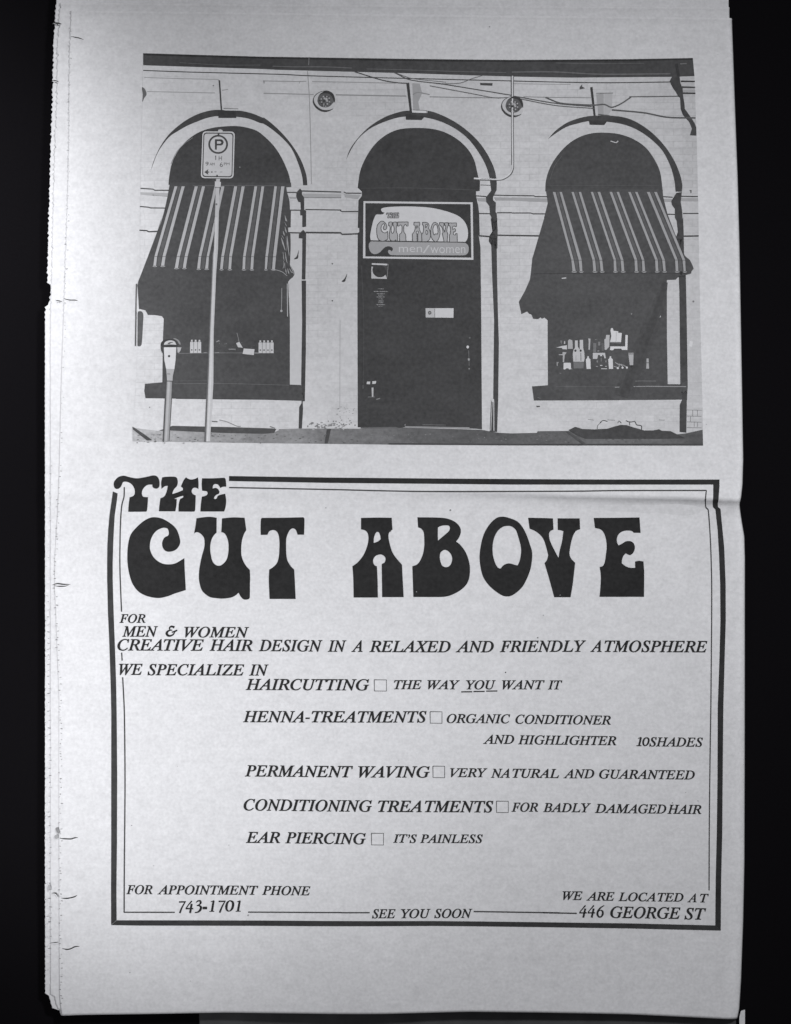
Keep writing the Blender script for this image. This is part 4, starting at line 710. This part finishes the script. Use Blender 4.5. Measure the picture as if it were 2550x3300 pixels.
line(lambda p: (words(p, V7, [('CREA', 165, 472, 1258, 1259), ('TIVE', 480, 752, 1259, 1260), ('HAIR', 792, 1083, 1260, 1262), ('DESIGN', 1127, 1560, 1262, 1265)], 76), words(p, V8, [('IN', 15, 140, 1266, 1266), ('A', 175, 250, 1267, 1267), ('RELAXED', 297, 850, 1268, 1270), ('AND', 885, 1143, 1269, 1270)], 76),
                word(p, 'FRIENDLY', 1611.6, 1889.3, 2101, 2100, 36), words(p, V9, [('A', 535, 611, 1309, 1309), ('TMOSPHERE', 632, 1330, 1309, 1312)], 76)))
line(lambda p: words(p, V7, [('WE', 175, 335, 1424, 1424), ('SPECIALIZE', 370, 1027, 1426, 1428), ('IN', 1062, 1193, 1428, 1429)], 74))
line(lambda p: words(p, V11, [('HAIRCUTTING', 88, 928, 155, 157)], 74))
def _way(p):
    words(p, V11, [('THE', 1098, 1285, 149, 149), ('WAY', 1325, 1545, 149, 150)], 60); words(p, V12, [('YOU', 5, 207, 150, 150), ('WANT', 250, 540, 150, 150), ('IT', 563, 660, 151, 151)], 60)
    for a, b, y in ((922, 997, 1540), (1005, 1082, 1538), (1092, 1168, 1535)): p.pen(V8((a, y), (b, y - 1)), 3.6, 42, 1)
line(_way)
def _hen(p):
    words(p, V11, [('HENNA', 70, 488, 374, 375), ('TREA', 538, 838, 374, 375), ('TMENTS', 852, 1318, 375, 375)], 75); p.pen(V11((495, 348), (524, 348)), 5, 42, 1)
line(_hen)
line(lambda p: (word(p, 'ORGANIC', 1440.5, 1644.5, 2329.5, 2331, 28.4), words(p, V12, [('CONDITIONER', 342, 990, 384, 391)], 60)))
def zero(p, v, pts): p.pen([(x, y, ww) for (x, y), ww in zip([q[:2] for q in v(*[s[:2] for s in pts])], [s[2] * (1.28 if v.k > 5 else 1) / v.k for s in pts])], 3, 40, 1)
def _sh(p):
    words(p, V12, [('AND', 122, 333, 521, 522), ('HIGHLIGHTER', 360, 1028, 524, 531), ('SHADES', 1253, 1617, 538, 541)], 60)
    zero(p, V12, ((1196, 478, 13), (1183, 534, 13))); zero(p, V12, ((1176, 486, 5), (1198, 479, 8))); zero(p, V12, ((1165, 535, 6), (1199, 535, 6)))
    zero(p, V12, ((1234, 480, 7), (1247, 488, 12), (1248, 505, 13), (1240, 525, 11), (1224, 535, 7), (1213, 526, 12), (1211, 508, 13), (1219, 488, 11), (1234, 480, 7)))
line(_sh)
line(lambda p: words(p, V11, [('PERMANENT', 83, 818, 743, 747), ('WA', 855, 1033, 748, 748), ('VING', 1045, 1340, 748, 750)], 75))
line(lambda p: (word(p, 'VERY', 1451.4, 1571, 2504, 2504.5, 28), words(p, V12, [('NA', 175, 303, 752, 752), ('TURAL', 322, 638, 752, 754), ('AND', 668, 878, 755, 756), ('GUARANTEED', 912, 1562, 757, 764)], 60)))
line(lambda p: (words(p, V11, [('CONDITIONING', 75, 947, 974, 981)], 76), word(p, 'TREA', V11.x(990), V11.x(1287), 2615.5, 2616.5, 36), word(p, 'TMENTS', V11.x(1308), V12.x(190), 2616.5, 2618, 36)))
line(lambda p: words(p, V12, [('FOR', 315, 495, 983, 983), ('BADLY', 530, 855, 985, 987), ('DAMA', 882, 1172, 991, 994), ('GED', 1178, 1368, 994, 996), ('HAIR', 1376, 1607, 997, 999)], 60))
line(lambda p: words(p, V11, [('EAR', 90, 322, 1195, 1195), ('PIERCING', 358, 905, 1196, 1202)], 74))
def _pain(p):
    words(p, V11, [('IT', 1092, 1190, 1192, 1192), ('S', 1204, 1252, 1194, 1194)], 56); word(p, 'PAINLESS', 1354.3, 1556, 2716, 2717, 27); p.sm(V11((1194, 1138), (1206, 1136), (1208, 1148), (1196, 1164), (1192, 1162), (1199, 1150)), 42, 1)
line(_pain)
line(lambda p: words(p, V13, [('FOR', 225, 403, 173, 173), ('APPOINTMENT', 437, 1123, 174, 176), ('PHONE', 1150, 1478, 176, 178)], 60))
def _num(p):
    for poly_ in (((115, 178), (276, 174), (268, 206), (120, 212)), ((1015, 162), (1178, 162), (1166, 190), (1020, 196))): p.poly(D1(*poly_), 42, 1)
    for st_ in (((266, 180, 18), (190, 310, 26), (135, 445, 32)), ((410, 172, 26), (340, 250, 20), (275, 345, 20)), ((272, 345, 24), (440, 345, 24)), ((405, 235, 38), (370, 445, 36)), ((505, 208, 12), (545, 170, 24), (600, 172, 34), (612, 205, 38), (585, 250, 24), (518, 280, 14)), ((518, 280, 12), (580, 278, 24), (618, 315, 42), (600, 375, 40), (550, 420, 28), (475, 436, 16)), ((655, 330, 46), (755, 330, 46)),
               ((840, 188, 12), (915, 165, 22)), ((903, 165, 36), (865, 405, 38)), ((808, 408, 14), (918, 406, 14)), ((1168, 170, 18), (1100, 290, 26), (1040, 435, 32)), ((1270, 160, 16), (1332, 190, 36), (1346, 260, 44), (1320, 350, 38), (1255, 402, 16), (1204, 370, 36), (1194, 290, 44), (1218, 205, 36), (1270, 160, 16)), ((1498, 165, 36), (1455, 400, 38)), ((1435, 188, 12), (1510, 165, 22)), ((1405, 403, 14), (1520, 402, 14))): zero(p, D1, st_)
line(_num)
line(lambda p: words(p, V14, [('SEE', 422, 580, 333, 333), ('YOU', 617, 818, 333, 333), ('SOON', 845, 1103, 333, 333)], 60))
line(lambda p: words(p, V15, [('WE', 135, 270, 844, 845), ('ARE', 297, 488, 848, 850), ('LOCA', 515, 768, 852, 855), ('TED', 782, 958, 855, 857), ('A', 985, 1047, 861, 861), ('T', 1072, 1130, 862, 863)], 57))
def _geo(p):
    words(p, V15, [('GEORGE', 460, 937, 966, 974), ('ST', 965, 1112, 977, 980)], 76)
    for dx in (0, 190):
        for st_ in (((265 + dx, 130, 26), (200 + dx, 205, 20), (130 + dx, 290, 18)), ((125 + dx, 298, 22), (295 + dx, 298, 22)), ((262 + dx, 200, 34), (215 + dx, 405, 36))): zero(p, D2, st_)
    zero(p, D2, ((692, 130, 14), (610, 180, 26), (550, 260, 36), (536, 330, 36), (570, 388, 26), (620, 385, 28), (656, 330, 36), (652, 265, 30), (610, 238, 16), (562, 262, 12)))
line(_geo)
def checkbox(v, x0, y0, x1, y1):
    p = Print('checkbox', news); p.loop(v((x0, y0), (x1, y0 + 1), (x1, y1), (x0 + 1, y1 - 1)), 2.3, 78, 1); p.build(0)
checkbox(V11, 963, 86, 1046, 163); checkbox(V11, 1343, 303, 1424, 382); checkbox(V11, 1362, 673, 1442, 752); checkbox(V12, 212, 912, 293, 990); checkbox(V11, 944, 1128, 1026, 1208)
